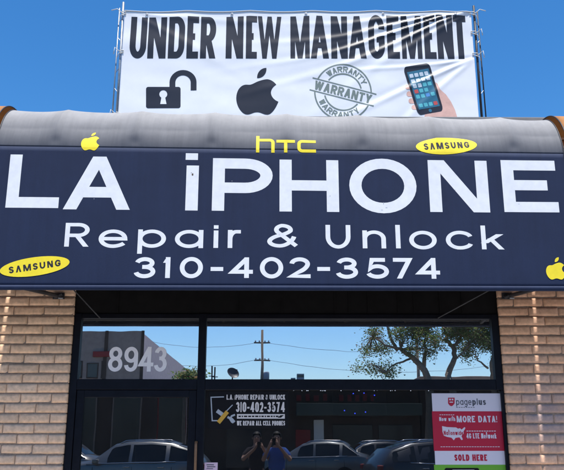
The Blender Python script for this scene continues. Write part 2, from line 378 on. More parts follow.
def bez(pts, n=10):
    """closed outline of cubic segments: [p0, c, c, p1, c, c, p2 ...]"""
    out = []
    for i in range(0, len(pts)-1, 3):
        p = pts[i:i+4]
        for k in range(n):
            t = k/n; u = 1-t
            out.append(tuple(u**3*p[0][j]+3*u*u*t*p[1][j]+3*u*t*t*p[2][j]+t**3*p[3][j] for j in (0, 1)))
    return out
def apple(cx, cy, w, h):
    """fruit emblem with a bite on the right and a leaf; box w x h around cx, cy"""
    body = bez([(.50, .70), (.40, .66), (.36, .62), (.27, .63), (.10, .65), (0, .50), (0, .34), (0, .16), (.14, -.02), (.26, -.02), (.36, -.02), (.40, .03), (.50, .03),
                (.60, .03), (.64, -.02), (.74, -.02), (.84, -.02), (.94, .12), (1.0, .26), (.86, .31), (.80, .42), (.83, .50), (.85, .56), (.90, .60), (.95, .63),
                (.88, .72), (.78, .76), (.70, .75), (.62, .74), (.56, .72), (.50, .70)])
    body = [(x, y*.98+.02) for x, y in body]
    leaf = bez([(.49, .78), (.48, .90), (.58, 1.0), (.71, 1.0), (.73, .88), (.62, .77), (.49, .78)])
    f = lambda P: [(cx+(x-.5)*w, cy+(y-.5)*h) for x, y in P]
    return [(0, f(body)), (1, f(leaf))]
def decal(name, polys, surf, m, parent, off=.004, step=.06, **k):
    """print polygons (k, outline or [outline, holes]) on the surface surf(x, s, d) with an own thickness above it"""
    bm = bmesh.new()
    for kk, poly in polys:
        z = kk*.0001
        loops = poly if isinstance(poly[0][0], (tuple, list)) else [poly]
        flat = [p for l in loops for p in l]
        vs = [bm.verts.new((p[0], p[1], z)) for p in flat]
        if len(flat) == 4 and len(loops) == 1:
            try: bm.faces.new(vs)
            except ValueError: pass
        else:
            for t in tessellate_polygon([[Vector((p[0], p[1], 0)) for p in l] for l in loops]):
                try: bm.faces.new([vs[i] for i in t])
                except ValueError: pass
    if step:
        for ax in (0, 1):
            lo = min(v.co[ax] for v in bm.verts); hi = max(v.co[ax] for v in bm.verts); c = (math.floor(lo/step)+1)*step
            while c < hi:
                no = (1, 0, 0) if ax == 0 else (0, 1, 0); co = (c, 0, 0) if ax == 0 else (0, c, 0)
                bmesh.ops.bisect_plane(bm, geom=bm.verts[:]+bm.edges[:]+bm.faces[:], plane_co=co, plane_no=no); c += step
    bm.normal_update()
    for f in bm.faces:
        if f.normal.z < 0: f.normal_flip()
    for v in bm.verts: v.co = surf(v.co.x, v.co.y, off+v.co.z)
    me = bpy.data.meshes.new(name); bm.to_mesh(me); bm.free()
    return link(name, me, m, parent, **k)

# ================================================================== light, sky, camera
SUN = Vector((.14, -1, 0)).normalized()*math.cos(R(72)); SUN.z = math.sin(R(72))
w = bpy.data.worlds.new("World"); S.world = w; w.use_nodes = True
nt = w.node_tree; sky = nt.nodes.new('ShaderNodeTexSky'); sky.sky_type = 'NISHITA'; sky.sun_disc = False
sky.sun_elevation = R(72); sky.sun_rotation = math.atan2(SUN.x, SUN.y)
sky.altitude = 50; sky.air_density = 1.0; sky.dust_density = .9; sky.ozone_density = 5.0
hs = nt.nodes.new('ShaderNodeHueSaturation'); hs.inputs['Saturation'].default_value = 1.3
nt.links.new(sky.outputs[0], hs.inputs['Color']); nt.links.new(hs.outputs[0], nt.nodes['Background'].inputs[0]); nt.nodes['Background'].inputs[1].default_value = .14
ld = bpy.data.lights.new('sun', 'SUN'); ld.energy = 5.0; ld.angle = R(.53); ld.color = (1, .96, .9)
lo = bpy.data.objects.new('sun', ld); COL.objects.link(lo); lo.rotation_euler = (-SUN).to_track_quat('-Z', 'Y').to_euler(); lo.location = (0, -20, 30)
cd = bpy.data.cameras.new('camera'); co = bpy.data.objects.new('camera', cd); COL.objects.link(co); S.camera = co
co.location = CAM; co.rotation_euler = (math.pi/2+TH, 0, -PSI); cd.sensor_fit = 'HORIZONTAL'; cd.sensor_width = 36; cd.lens = 36*FPX/564
cd.clip_start = .005; cd.clip_end = 6000
S.view_settings.view_transform = 'Standard'; S.view_settings.look = 'None'; S.view_settings.gamma = 1; S.view_settings.exposure = .5
S.view_settings.use_curve_mapping = False
S.cycles.use_denoising = True; S.cycles.max_bounces = 10; S.cycles.transparent_max_bounces = 16; S.cycles.glossy_bounces = 5

# ================================================================== ground
def sheet(name, x0, x1, y0, y1, z, m, **k):
    b = MB(); b.add([(x0, y0, z), (x1, y0, z), (x1, y1, z), (x0, y1, z)], [(0, 1, 2, 3)]); return b.build(name, m, kind='structure', **k)
sheet('ground', -3000, 3000, -3000, 3000, -.16, M['asphalt'])
b = MB(); b.box((-60, -3.6, -.3), (60, .6, 0)); b.build('sidewalk', M['concrete'], kind='structure')
b = MB(); b.box((-60, -3.78, -.3), (60, -3.602, .004), .02); b.build('kerb', M['kerb'], kind='structure')
b = MB(); b.box((-60, -33.5, -.3), (60, -30.4, -.02)); b.build('sidewalk', M['concrete'], kind='structure')
b = MB()
for i in range(-9, 10): b.add([(i*2.7+1.4, -9.2, -.156), (i*2.7+1.5, -9.2, -.156), (i*2.7+1.5, -3.9, -.156), (i*2.7+1.4, -3.9, -.156)], [(0, 1, 2, 3)])
for i in range(-9, 10): b.add([(i*6, -15.06, -.156), (i*6+3, -15.06, -.156), (i*6+3, -14.94, -.156), (i*6, -14.94, -.156)], [(0, 1, 2, 3)])
b.build('road_markings', M['line'], kind='structure')

# ================================================================== the shop building
PF = -.085                                     # face of the brick piers (glass plane at Y = 0)
XL = onY(67, 400, PF).x; XR = onY(506, 400, PF).x
ROOFZ = 4.95
shop = empty('shop_building', (0, 0, 0), label='tan slump brick shop building with dark storefront glazing behind the navy awning', cat='building')
def brick_wall(x0, x1, m, side, rb, ztop=ROOFZ):
    b = MB(); ch = .0985; z = 0.0; row = 0
    while z < ztop-.05:
        x = x0-(.15 if row % 2 else .0) if side > 0 else x1+(.15 if row % 2 else 0)
        spans = []
        if side > 0:
            x = x0; first = .16 if row % 2 else .31
            while x < x1-.02: L = first if x == x0 else .31; spans.append((x, min(x+L, x1))); x += L
        else:
            x = x1; first = .16 if row % 2 else .31
            while x > x0+.02: L = first if x == x1 else .31; spans.append((max(x-L, x0), x)); x -= L
        for (a, c) in spans:
            j = random.gauss(0, .0018); t = random.uniform(.88, 1.1); hue = random.uniform(-.02, .025)
            b.t = ((rb[0]+hue)*t, rb[1]*t, (rb[2]-hue*.5)*t)
            bz0 = z+.006+random.uniform(-.001, .003); bz1 = z+ch-.005+random.uniform(-.003, .001)
            ba, bc = a+.003+random.uniform(-.001, .002), c-.003+random.uniform(-.002, .002)
            face = PF+j+random.uniform(0, .004); nx, nz = 13, 7; sd = random.random()*50
            V = []
            for iz in range(nz):
                for ix in range(nx):
                    u, v = ix/(nx-1), iz/(nz-1)
                    x_ = ba+(bc-ba)*u; z_ = bz0+(bz1-bz0)*v
                    e = min((x_-ba), (bc-x_), (z_-bz0), (bz1-z_)); rd = max(0, 1-e/.011)
                    n_ = noise.noise(Vector((x_*22+sd, z_*30, sd))); n2 = noise.noise(Vector((x_*7, z_*7+sd, 3)))
                    bul = .0022*math.sin(math.pi*v)          # slump: lower half bulges
                    y_ = face+rd*rd*.010+n_*.0018+n2*.003-bul*(1-.5*v)
                    zz = z_+n2*.0022*(1 if 0 < iz < nz-1 else 1.0); V.append((x_+n_*.0008, y_, zz))
            nfr = len(V)
            rim = [ix for ix in range(nx)]+[iz*nx+nx-1 for iz in range(1, nz)]+[(nz-1)*nx+ix for ix in range(nx-2, -1, -1)]+[iz*nx for iz in range(nz-2, 0, -1)]
            for i in rim: V.append((V[i][0], PF+.11, V[i][2]))
            F = [(iz*nx+ix, iz*nx+ix+1, (iz+1)*nx+ix+1, (iz+1)*nx+ix) for iz in range(nz-1) for ix in range(nx-1)]
            nr = len(rim)
            F += [(rim[(i+1) % nr], rim[i], nfr+i, nfr+(i+1) % nr) for i in range(nr)]
            b.add(V, F)
        z += ch; row += 1
    o = b.build('brick_pier', m, shop, smooth=True, tone=True)
    mm = MB(); mm.box((x0+.006, PF+.013, 0), (x1-.006, .45, ztop-.02)); mm.build('mortar', M['mortar'], o)
    return o
brick_wall(-4.6, XL, M['brick'], -1, (.78, .525, .355)); brick_wall(XR, 4.9, M['brickstain'], 1, (.66, .405, .275))  # right pier darker and redder: orange bounce light mixed into its brick tone
# header boards over the glass, and the wall above behind the awning
zt_top = onY(290, 326.0, 0).z+.072; zt_bot = onY(290, 379.5, 0).z; zd = onY(290, 390, 0).z
b = MB(); b.box((XL+.002, -.03, zt_top+.05), (XR-.002, .3, ROOFZ-.02))
x = XL+.03
for px in (75, 118, 238, 282, 335, 349, 368, 398, 414, 440, 462):
    X = onY(px, 305, -.03).x; b.box((X-.006, -.037, zt_top+.06), (X+.006, -.0302, 3.6))
b.build('header_panel', M['header'], shop)
b = MB(); b.box((-4.6, .3, ROOFZ-.15), (4.9, 8, ROOFZ-.02)); b.box((-4.6, -.095, ROOFZ-.018), (4.9, .2, ROOFZ+.05), .01); b.build('roof', M['roof'], shop)
b = MB(); b.box((-4.59, 7.9, 0), (4.89, 8, ROOFZ-.16)); b.box((-4.6, .46, 0), (-4.5, 7.89, ROOFZ-.16)); b.box((4.8, .46, 0), (4.9, 7.89, ROOFZ-.16))
b.build('rear_wall', M['mortar'], shop)
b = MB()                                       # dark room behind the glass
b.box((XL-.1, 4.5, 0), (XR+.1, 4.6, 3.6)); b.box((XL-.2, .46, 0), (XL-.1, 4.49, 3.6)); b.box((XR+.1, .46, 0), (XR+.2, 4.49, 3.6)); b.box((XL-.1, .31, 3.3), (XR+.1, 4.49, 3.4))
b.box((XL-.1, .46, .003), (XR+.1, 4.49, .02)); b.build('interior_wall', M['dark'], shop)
# frame
px_m0, px_m1 = 198.3, 206.0
Xm0, Xm1 = onY(px_m0, 350, -.02).x, onY(px_m1, 350, -.02).x
b = MB(); fy0, fy1 = -.045, .06
b.box((XL+.003, fy0, 0), (XL+.075, fy1, zt_top+.05), .004); b.box((XR-.075, fy0, zd), (XR-.003, fy1, zt_top+.05), .004); b.box((XR-.032, fy0, 0), (XR-.003, fy1, zd-.001), .004)
b.box((Xm0, fy0, 0), (Xm1, fy1, zt_top+.05), .004)
b.box((XL+.076, fy0+.003, zt_top), (Xm0-.001, fy1, zt_top+.048), .004); b.box((Xm1+.001, fy0+.003, zt_top), (XR-.076, fy1, zt_top+.048), .004)
b.box((XL+.076, fy0+.003, zd), (Xm0-.001, fy1, zt_bot), .004); b.box((Xm1+.001, fy0+.003, zd), (XR-.076, fy1, zt_bot), .004)
b.box((Xm1+.001, fy0+.003, .0), (XR-.033, fy1, .4), .004)
b.build('window_frame', M['frame'], shop)
def pane(x0, x1, z0, z1, name='window', par=shop, m='glass'):
    b = MB(); b.box((x0, 0, z0), (x1, .006, z1)); return b.build(name, M[m], par)
pane(XL+.07, Xm0+.005, zt_bot-.01, zt_top+.01, m='film'); pane(Xm1-.005, XR-.07, zt_bot-.01, zt_top+.01, m='film')
pane(Xm1-.005, XR-.028, .39, zd+.01)
door = MB(); dx0, dx1, dz = XL+.079, Xm0-.004, zd-.004
door.box((dx0, -.03, .02), (dx0+.075, .03, dz), .003); door.box((dx1-.075, -.03, .02), (dx1, .03, dz), .003)
door.box((dx0+.076, -.029, dz-.07), (dx1-.076, .03, dz), .003); door.box((dx0+.076, -.029, .02), (dx1-.076, .03, .28), .003)
do = door.build('door', M['frame'], shop); pane(dx0+.07, dx1-.07, .27, dz-.06, 'glass', do)
hb = MB(); hp = onY(199, 442, -.09); hb.tube([(hp.x-.03, -.031, hp.z), (hp.x-.03, -.085, hp.z), (hp.x-.03, -.09, hp.z-.03), (hp.x-.03, -.09, hp.z-.36), (hp.x-.03, -.085, hp.z-.39), (hp.x-.03, -.031, hp.z-.39)], .013, 10)
hb.build('handle', M['wood'], do, smooth=True)

# ================================================================== the awning
Y0 = -1.1; ZB = onY(282, 287.5, Y0).z; ZT = onY(282, 151.0, Y0).z; RA = .585; SH = ZT-ZB
AX0, AX1 = -2.66, 2.775
RIBS = [-3.35]+[0]*0
def prof(s, x=0.0):
    Y, Z, ny, nz = prof0(s); return Y, ZB+(Z-ZB)*(1.008-.008*x), ny, nz
def prof0(s):
    if s <= SH: return Y0, ZB+s, -1, 0
    a = (s-SH)/RA
    if a < math.pi/2: return Y0+RA-RA*math.cos(a), ZT+RA*math.sin(a), -math.cos(a), math.sin(a)
    e = s-SH-RA*math.pi/2; return Y0+RA+e, ZT+RA+e*.02, 0, 1
def aw_unproj(px, py):
    r = ray(px, py); prev = None; xg = (px-282)*.0088
    for i in range(0, 2400):
        s = i*.001*1.2-.1; Y, Z, _, _ = prof(s, xg); g = (Z-CAM.z)*r.y-(Y-CAM.y)*r.z
        if prev is not None and prev < 0 <= g: break
        prev = g
    t = (Y-CAM.y)/r.y; return CAM.x+r.x*t, s
RX = [aw_unproj(p, 135)[0] for p in (56, 135, 212, 287, 362, 436, 512)]
RIBS = [AX0-.1]+RX+[AX1+.1]
def sag(x, s):
    for i in range(len(RIBS)-1):
        if RIBS[i] <= x <= RIBS[i+1]:
            t = (x-RIBS[i])/(RIBS[i+1]-RIBS[i]); break
    else: return 0
    q_ = 4*t*(1-t); q_ = q_**.75
    k = max(0, min(1, (s-SH)/.22))
    kn = math.exp(-((s-SH-.07)/.05)**2)*(1 if s > SH else 0)*min(1, max(0, (s-SH)/.04))
    near = math.exp(-(min(t, 1-t)*(RIBS[i+1]-RIBS[i])/.05)**2)
    wob = .004*noise.noise(Vector((x*1.6, s*1.1, 4)))*min(1, s/.2)*min(1, abs(s-SH)/.15)
    return -.027*q_*k-.005*near*kn+wob
def aw(x, s, d=0.0):
    Y, Z, ny, nz = prof(s, x); o = sag(x, s)+d; return Vector((x, Y+ny*o, Z+nz*o))
def grid_mesh(name, fx, xs, ss, m, parent, smooth=True, **k):
    V = [fx(x, s) for s in ss for x in xs]; n = len(xs)
    F = [(j*n+i, j*n+i+1, (j+1)*n+i+1, (j+1)*n+i) for j in range(len(ss)-1) for i in range(n-1)]
    o = link(name, mesh_from(name, V, F, smooth), m, parent, **k)
    md = o.modifiers.new('thickness', 'SOLIDIFY'); md.thickness = .0025; md.offset = -1
    return o
lin = lambda a, b_, n: [a+(b_-a)*i/n for i in range(n+1)]
awn = empty('awning', (0, 0, 0), label='navy blue fabric awning with rounded grey top and big white shop lettering', cat='awning')
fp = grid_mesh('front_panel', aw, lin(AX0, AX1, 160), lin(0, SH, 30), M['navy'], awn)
tp = grid_mesh('top_panel', aw, lin(AX0, AX1, 320), lin(SH+.0005, SH+RA*math.pi/2+.62, 90), M['sunlit_faded'], awn)
b = MB(); b.tube([(x, Y0-.004, ZB-.006) for x in lin(AX0, AX1, 30)], .024, 12); b.build('hem', M['navy'], awn, smooth=True)
b = MB()                                       # black piping on both ends
for X in (AX0, AX1): b = MB(); b.tube([aw(X, s, .001) for s in lin(0, SH+RA*math.pi/2+.5, 60)], .006, 8); b.build('piping', M['steel'], awn, smooth=True)
b = MB()                                       # steel frame: rafters, bottom bars and their feet on the wall
pl, pr = onY(60, 296, PF), onY(510, 296, PF)
for X in [AX0+.03]+RX+[AX1-.03]:
    b.tube([aw(X, s, -.03) for s in lin(.02, SH+RA*math.pi/2+.5, 30)], .013, 6)
for X, zz in ((pl.x-.12, pl.z), (pr.x+.02, pr.z)):
    b.tube([(X-.02, Y0+.03, ZB+.02), (X+.1 if X < 0 else X-.02, PF-.02, zz)], .022, 8)
b.tube([(AX0+.03, Y0+.045, ZB+.045), (AX1-.03, Y0+.045, ZB+.045)], .016, 8)
for p0, p1 in (((86, 303), (100, 318)), ((462, 305), (438, 318))):
    a_, c_ = onY(*p0, -.35), onY(*p1, -.04); b.tube([a_+(a_-c_)*1.2, a_, c_], .006, 6)
b.build('frame', M['steel'], awn)
for X, zz in ((pl.x, pl.z), (pr.x-.02, pr.z)):
    b = MB(); b.box((X-.07, PF-.018, zz-.035), (X+.05, PF-.002, zz+.03), .004); b.tube([(X-.05, PF-.03, zz-.02), (X+.03, PF-.03, zz+.015)], .018, 8)
    b.build('bracket', M['steel'], awn)
    b = MB(); b.tube([(X+.0, PF-.05, zz-.03), (X+.045, PF-.05, zz-.033)], .008, 8); b.build('bracket_bolt', M['galv'], awn)

def abox(xl, xr, ybot, ytop):
    """box on the awning from the picture's left/right edges at the letter foot, foot and top"""
    xa, s0 = aw_unproj(xl, ybot); xb, _ = aw_unproj(xr, ybot); xm = (xl+xr)/2
    _, s0 = aw_unproj(xm, ybot); _, s1 = aw_unproj(xm, ytop); return xa, xb, s0, s1
PXM = (CAM-aw(0, .6)).length/FPX               # metres per picture pixel on the front panel
big = []
for ch, a in (('L', (5.2, 58.2, 208, 155)), ('A', (61, 131.5, 209.6, 156.8)), ('P', (211.7, 272.5, 211, 158.6)), ('H', (279.5, 339.3, 211.8, 160)),
              ('O', (350.0, 417.8, 213.2, 158.6)), ('N', (430.3, 490.3, 212.2, 160.4)), ('E', (504.6, 559.4, 212.2, 160.4))):
    decal('letter', glyph(ch, *abox(*a), 6.2*PXM, 5.5*PXM), aw, M['paint'], fp, .0008, .04)
big = []
for a in ((185.1, 197.6, 210.6, 165.6), (185.6, 197.9, 160, 153.4)):
    x0, x1, s0, s1 = abox(*a); big.append((0, [(x0, s0), (x1, s0), (x1, s1), (x0, s1)]))
decal('letter', big, aw, M['paint'], fp, .0008, .04)
def scuff(px, py, w_, h_, m, seed, par, jag=.5):
    rn = random.Random(seed); x, s_ = aw_unproj(px, py); n = 12; a0 = [2*math.pi*i/n for i in range(n)]
    decal('stain', [(0, [(x+w_*PXM*math.cos(a)*rn.uniform(1-jag, 1), s_+h_*PXM*math.sin(a)*rn.uniform(1-jag, 1)) for a in a0])], aw, m, par, .0014, .05)
M['grime'] = mat('brown_grime', (.12, .085, .06), .9, .1, nscale=60, namt=.5); M['wear'] = mat('worn_print', (.42, .44, .48), .8, .1, nscale=40, namt=.4)
scuff(192.6, 174.6, 1.1, 1.9, M['grime'], 1, fp); scuff(191.4, 173, .6, .5, M['grime'], 2, fp); scuff(383.6, 203.4, .5, 1.6, M['wear'], 3, fp); scuff(386.4, 207.6, 1.6, .5, M['wear'], 4, fp); scuff(382, 210, .8, .6, M['wear'], 5, fp)
scuff(330, 196, .5, .7, M['wear'], 6, fp); scuff(94, 199, .6, .4, M['wear'], 7, fp); scuff(232, 181, .5, .5, M['wear'], 8, fp); scuff(455, 190, .7, .5, M['wear'], 9, fp); scuff(519, 204, .6, .5, M['wear'], 10, fp)
row = []
for ch, a in (('R', (64, 88.5, 246.7, 223)), ('e', (98, 126.8, 248, 229.6)), ('p', (137.4, 165.6, 247.8, 229.6)), ('a', (174.6, 203, 248, 230)), ('i', (213.2, 218.2, 248, 230.5)),
              ('r', (227.6, 240.6, 248, 230)), ('&', (267.2, 298.6, 247.6, 224)), ('U', (325.8, 350.8, 248.6, 225)), ('n', (362.8, 386.2, 248.4, 230.5)), ('l', (396, 400.8, 248.4, 225)),
              ('o', (409.6, 437.2, 249.4, 230.8)), ('c', (446.4, 474, 249.6, 230.8)), ('k', (482, 505, 249.4, 225.6))):
    x0, x1, s0, s1 = abox(*a)
    decal('letter', glyph(ch, x0, x1, s0, s1, min(2.3*PXM, (x1-x0)*.5), 1.75*PXM), aw, M['paint'], fp, .0008, .04)
row = []
for ch, a in (('3', (133.4, 155, 278.2, 257.2)), ('1', (162.5, 170.6, 278, 257.2)), ('0', (179.4, 202.6, 278.2, 257)), ('-', (210.4, 223, 278, 257.4)), ('4', (230, 252.8, 278, 257.4)),
              ('0', (259.8, 283.2, 278.4, 257.2)), ('2', (289, 310.6, 278.2, 257.4)), ('-', (317.4, 330.2, 278, 257.4)), ('3', (336, 358.2, 278.8, 257.6)), ('5', (366.4, 389.2, 278.8, 258)),
              ('7', (393.6, 414, 278.6, 258)), ('4', (417.6, 440.4, 278.8, 258))):
    x0, x1, s0, s1 = abox(*a); decal('dash' if ch == '-' else 'digit', glyph(ch, x0, x1, s0, s1, 2.3*PXM, 1.95*PXM), aw, M['paint'], fp, .0008, .04)
def small_h(x0, x1, y0, y1, t):
    W, H = x1-x0, y1-y0
    return [(0, [(x0, y0), (x0+2*t, y0), (x0+2*t, y1), (x0, y1)])]
row = []
x0, x1, s0, s1 = abox(256, 274.6, 152.6, 135); t = 1.7*PXM
def pen(pts, t, k=0):
    V = [Vector(p) for p in pts]; o = []; L = []; Rr = []
    for i, p in enumerate(V):
        d1 = (p-V[i-1]).normalized() if i else (V[1]-p).normalized(); d2 = (V[i+1]-p).normalized() if i < len(V)-1 else d1
        n1 = Vector((-d1.y, d1.x)); n2 = Vector((-d2.y, d2.x)); m = (n1+n2).normalized(); sc = 1/max(.45, m.dot(n1)); L.append(p+m*t*sc); Rr.append(p-m*t*sc)
    for i in range(len(V)-1): o.append((k, [tuple(Rr[i]), tuple(Rr[i+1]), tuple(L[i+1]), tuple(L[i])]))
    return o
hm = s0+(s1-s0)*.72
row += pen([(x0+t, s0), (x0+t, s1)], t) + pen([(x0+t, hm), (x1-3*t, hm)]+q((x1-3*t, hm), (x1-t, hm), (x1-t, hm-2*t), 5)+[(x1-t, s0)], t, 1)
x0, x1, s0, s1 = abox(276.4, 295, 152.6, 139.6)
row += pen([(x0, s1-t), (x1, s1-t)], t) + pen([((x0+x1)/2, s0), ((x0+x1)/2, s1-2*t)], t, 1)
x0, x1, s0, s1 = abox(297.4, 316, 152.6, 139.6)
row += pen([(x1, s1-t), (x0+3*t, s1-t)]+q((x0+3*t, s1-t), (x0+t, s1-t), (x0+t, s1-3*t), 5)+[(x0+t, s0+3*t)]+q((x0+t, s0+3*t), (x0+t, s0+t), (x0+3*t, s0+t), 5)+[(x1, s0+t)], t)
decal('brand_lettering', row, aw, M['yellow'], tp, .002, .012)
for a, par, off in (((80.4, 98.8, 150.6, 131.4), tp, .002), ((546.8, 566.4, 279.6, 257.4), fp, .003)):
    x0, x1, s0, s1 = abox(*a)
    decal('fruit_emblem', apple((x0+x1)/2, (s0+s1)/2, x1-x0, s1-s0), aw, M['yellow'], awn, off, .012)
for (cx, cy, rx, ry, rot), par, off in (((446.6, 145.2, 30.8, 8.6, 4), tp, .002), ((34.8, 266.6, 34.8, 9.4, 8), fp, .003)):
    x0, s0 = aw_unproj(cx, cy); k = (aw_unproj(cx+rx, cy)[0]-aw_unproj(cx-rx, cy)[0])/2/rx; ks = (aw_unproj(cx, cy-6)[1]-aw_unproj(cx, cy+6)[1])/12
    an = R(rot)
    e = decal('oval_emblem', [(0, disc(x0, s0, rx*k, ry*ks, 48, an))], aw, M['yellow'], awn, off, .012)
    tx = text('SΛMSUNG', -rx*.74*k, rx*.74*k, -3.3*ks, 3.3*ks, .82*k, .72*ks, .34)
    c_, s_ = math.cos(an*1.1), math.sin(an*1.1)
    tx = [(kk, [(x0+x*c_-y*s_*1, s0+x*s_+y*c_) for x, y in P]) for kk, P in tx]
    decal('emblem_lettering', tx, aw, M['ink'], e, off+.0007, .015)
def side_awning(X0, X1, label):
    f = lambda x, s: (lambda Y, Z, ny, nz: Vector((x, Y+ny*.012, Z+nz*.012+.012)))(*prof(s, x))
    a = empty('awning', (0, 0, 0), label=label, cat='awning')
    grid_mesh('fabric', f, lin(X0, X1, 20), lin(0, SH+RA*math.pi/2+.6, 50), M['orange'], a)
    for Xe in (X0, X1): b = MB(); b.tube([f(Xe, s) for s in lin(0, SH+RA*math.pi/2+.5, 50)], .006, 8); b.build('edge_frame', M['steel'], a, smooth=True)
side_awning(AX1+.045, AX1+2.4, 'orange fabric awning next door just past the right end of the navy awning')
side_awning(AX0-2.2, AX0-.045, 'orange fabric awning next door just past the left end of the navy awning')

# ================================================================== the banner on the roof
BY = .12
c1 = onY(121.8, 12, BY); c2 = onY(473.5, 9, BY)
BX0, BX1 = onY(121.5, 60, BY).x, onY(474.5, 60, BY).x; BZ0, BZ1 = 4.98, onY(300, 12, BY).z
BW, BH = BX1-BX0, BZ1-BZ0
def fold(x, z):
    u = x-BX0; d = 0
    for (cx, cz, dirs) in ((BX1, BZ1+.02, ((5, .016, .030), (11, .030, .034), (17, .036, .030), (24, .028, .036), (34, .014, .05))), (BX1, BZ1-.62, ((8, .012, .03), (24, .022, .04), (42, .014, .05))),
                           (BX0, BZ1+.02, ((8, .010, .05), (30, .006, .06)))):
        sx = -1 if cx > 0 else 1
        dx = (x-cx)*sx; dz = cz-z
        if dx < -.05: continue
        rr = math.hypot(dx, dz)+1e-4; an = math.atan2(dz, max(dx, 1e-4))
        for k, (deg, amp, wd) in enumerate(dirs):
            wv = wd*(.55+.3*rr); e = (an-R(deg)-.03*math.sin(rr*2.1+deg))*rr/wv
            fade = min(1, rr/.18)*math.exp(-(rr/1.7)**2)
            d += amp*fade*(math.exp(-e*e)-.55*math.exp(-((e+1.5)/1.3)**2))
    d += .012*noise.noise(Vector((x*.8, z*2.6, 1)))+.006*noise.noise(Vector((x*2.2+z*1.5, z*5, 7)))
    d += .010*math.sin((z-BZ0)*9+x*.7)*math.exp(-((z-BZ1+.38)/.3)**2)
    return d*.47
def bn(x, z, d=0.0):
    tz = (z-BZ0)/BH
    zz = z-.018*abs(math.sin((x-BX0)*4.2))*max(0, tz-.6)/.4+.012*((x-BX0)/BW)*tz*2
    return Vector((x, BY-fold(x, z)-d, zz))
ban = empty('banner', (0, 0, 0), label='white vinyl banner tied between two posts on the roof, printed with black lettering', cat='banner')
sh = grid_mesh('sheet', bn, lin(BX0, BX1, 330), lin(BZ0, BZ1, 120), M['vinyl'], ban)
mx = lambda px, py: (onY(px, py, BY).x, onY(px, py, BY).z)
KB = (mx(300, 60)[0]-mx(299, 60)[0])
row = []
for word in ((('U', 130.2, 146.8), ('N', 148.2, 166.4), ('D', 168.6, 184.8), ('E', 187, 198.6), ('R', 200.6, 216)), (('N', 226, 243.4), ('E', 246, 257), ('W', 257.6, 281.4)),
             (('M', 290.4, 309.6), ('A', 310.2, 329), ('N', 331, 347.4), ('A', 347.8, 366.4), ('G', 368.4, 384.6), ('E', 387, 399.2), ('M', 401.4, 421.6), ('E', 424, 435.6), ('N', 437, 453.2), ('T', 453.8, 466.6))):
    for ch, a, c in word:
        xm = (a+c)/2; y1_ = 16.4; y0_ = 59.2+(xm-282)*.004
        X0, X1, Z0, Z1 = mx(a, 38)[0], mx(c, 38)[0], mx(xm, y0_)[1], mx(xm, y1_)[1]
        tx = {'M': 2.35, 'W': 2.15, 'A': 2.9}.get(ch, 3.0)
        row += glyph(ch, X0, X1, Z0, Z1, tx*KB, 3.7*KB if ch not in 'A' else 3.2*KB, .26)
decal('headline', row, bn, M['vink'], ban, .0015, .0125)
def pxp(P, fx=mx): return [fx(*p) for p in P]
lock = []
body = pxp(rrect(146, 87, 180.6, 108.4, 2.2)); key = pxp([(163.3+4*math.cos(a), 94.3+4*math.sin(a)) for a in [R(60-i*300/14) for i in range(15)]]+[(160.2, 104.2), (166.6, 104.2)])
lock.append((0, [body, key]))
arc = [(172.4, 89)]+[(172.4, 80.5)]+[(183+10.6*math.cos(R(180-i*10)), 83.6-10.6*math.sin(R(i*10)) if True else 0) for i in range(0, 19)]+[(193.6, 91)]
arc = [(172.4, 88.5), (172.4, 83)]+[(183-10.6*math.cos(R(i*10)), 82.5-9.6*math.sin(R(i*10))) for i in range(0, 19)]+[(193.6, 90.6)]
lock += pen(pxp(arc), 2.9*KB, 1)
decal('padlock_print', lock, bn, M['vink'], ban, .0015, .0125)
ax, az = mx(257.4, 91.4); decal('fruit_emblem', apple(ax, az, 41.5*KB, 47.5*KB*1.06), bn, M['vink'], ban, .0015, .0125)
# round stamp
st = []; sx, sz = mx(343, 92.4); an = R(-14.6)
st += annulus(0, 0, 27.2*KB, 28.6*KB); st += annulus(0, 0, 17.6*KB, 19*KB)
band = 7.1
st = [p for p in st if abs(sum(y for _, y in p[1])/4) > (band)*KB]
def arc_text(s, rad, a0, a1, up):
    o = []; n = len(s)
    for i, ch in enumerate(s):
        a = R(a0+(a1-a0)*(i+.5)/n); w_ = 2.5*KB; hh = 2.9*KB
        for k, P in glyph(ch, -w_, w_, -hh, hh, .6*KB, .62*KB):
            Q = []
            for x, y in P:
                rr = rad+(y if up else -y); aa = a-(x if up else -x)/rad
                Q.append((rr*math.cos(aa), rr*math.sin(aa)))
            o.append((k, Q))
    return o
st += arc_text('WARRANTY', 23*KB, 146, 34, True); st += arc_text('WARRANTY', 23*KB, 214, 326, False)
st += text('WARRANTY', -29*KB, 29*KB, -4.5*KB, 4.5*KB, 1.05*KB, .95*KB, .12)
for y in (-6.2, 6.2): st.append((0, [(-32.5*KB, (y-.6)*KB), (32.5*KB, (y-.6)*KB), (32.5*KB, (y+.6)*KB), (-32.5*KB, (y+.6)*KB)]))
c_, s_ = math.cos(an), math.sin(an)
st = [(k, [(sx+x*c_-y*s_, sz+(x*s_+y*c_)*1.06) for x, y in P]) for k, P in st]
decal('stamp_print', st, bn, M['vgrey'], ban, .0015, .0125)
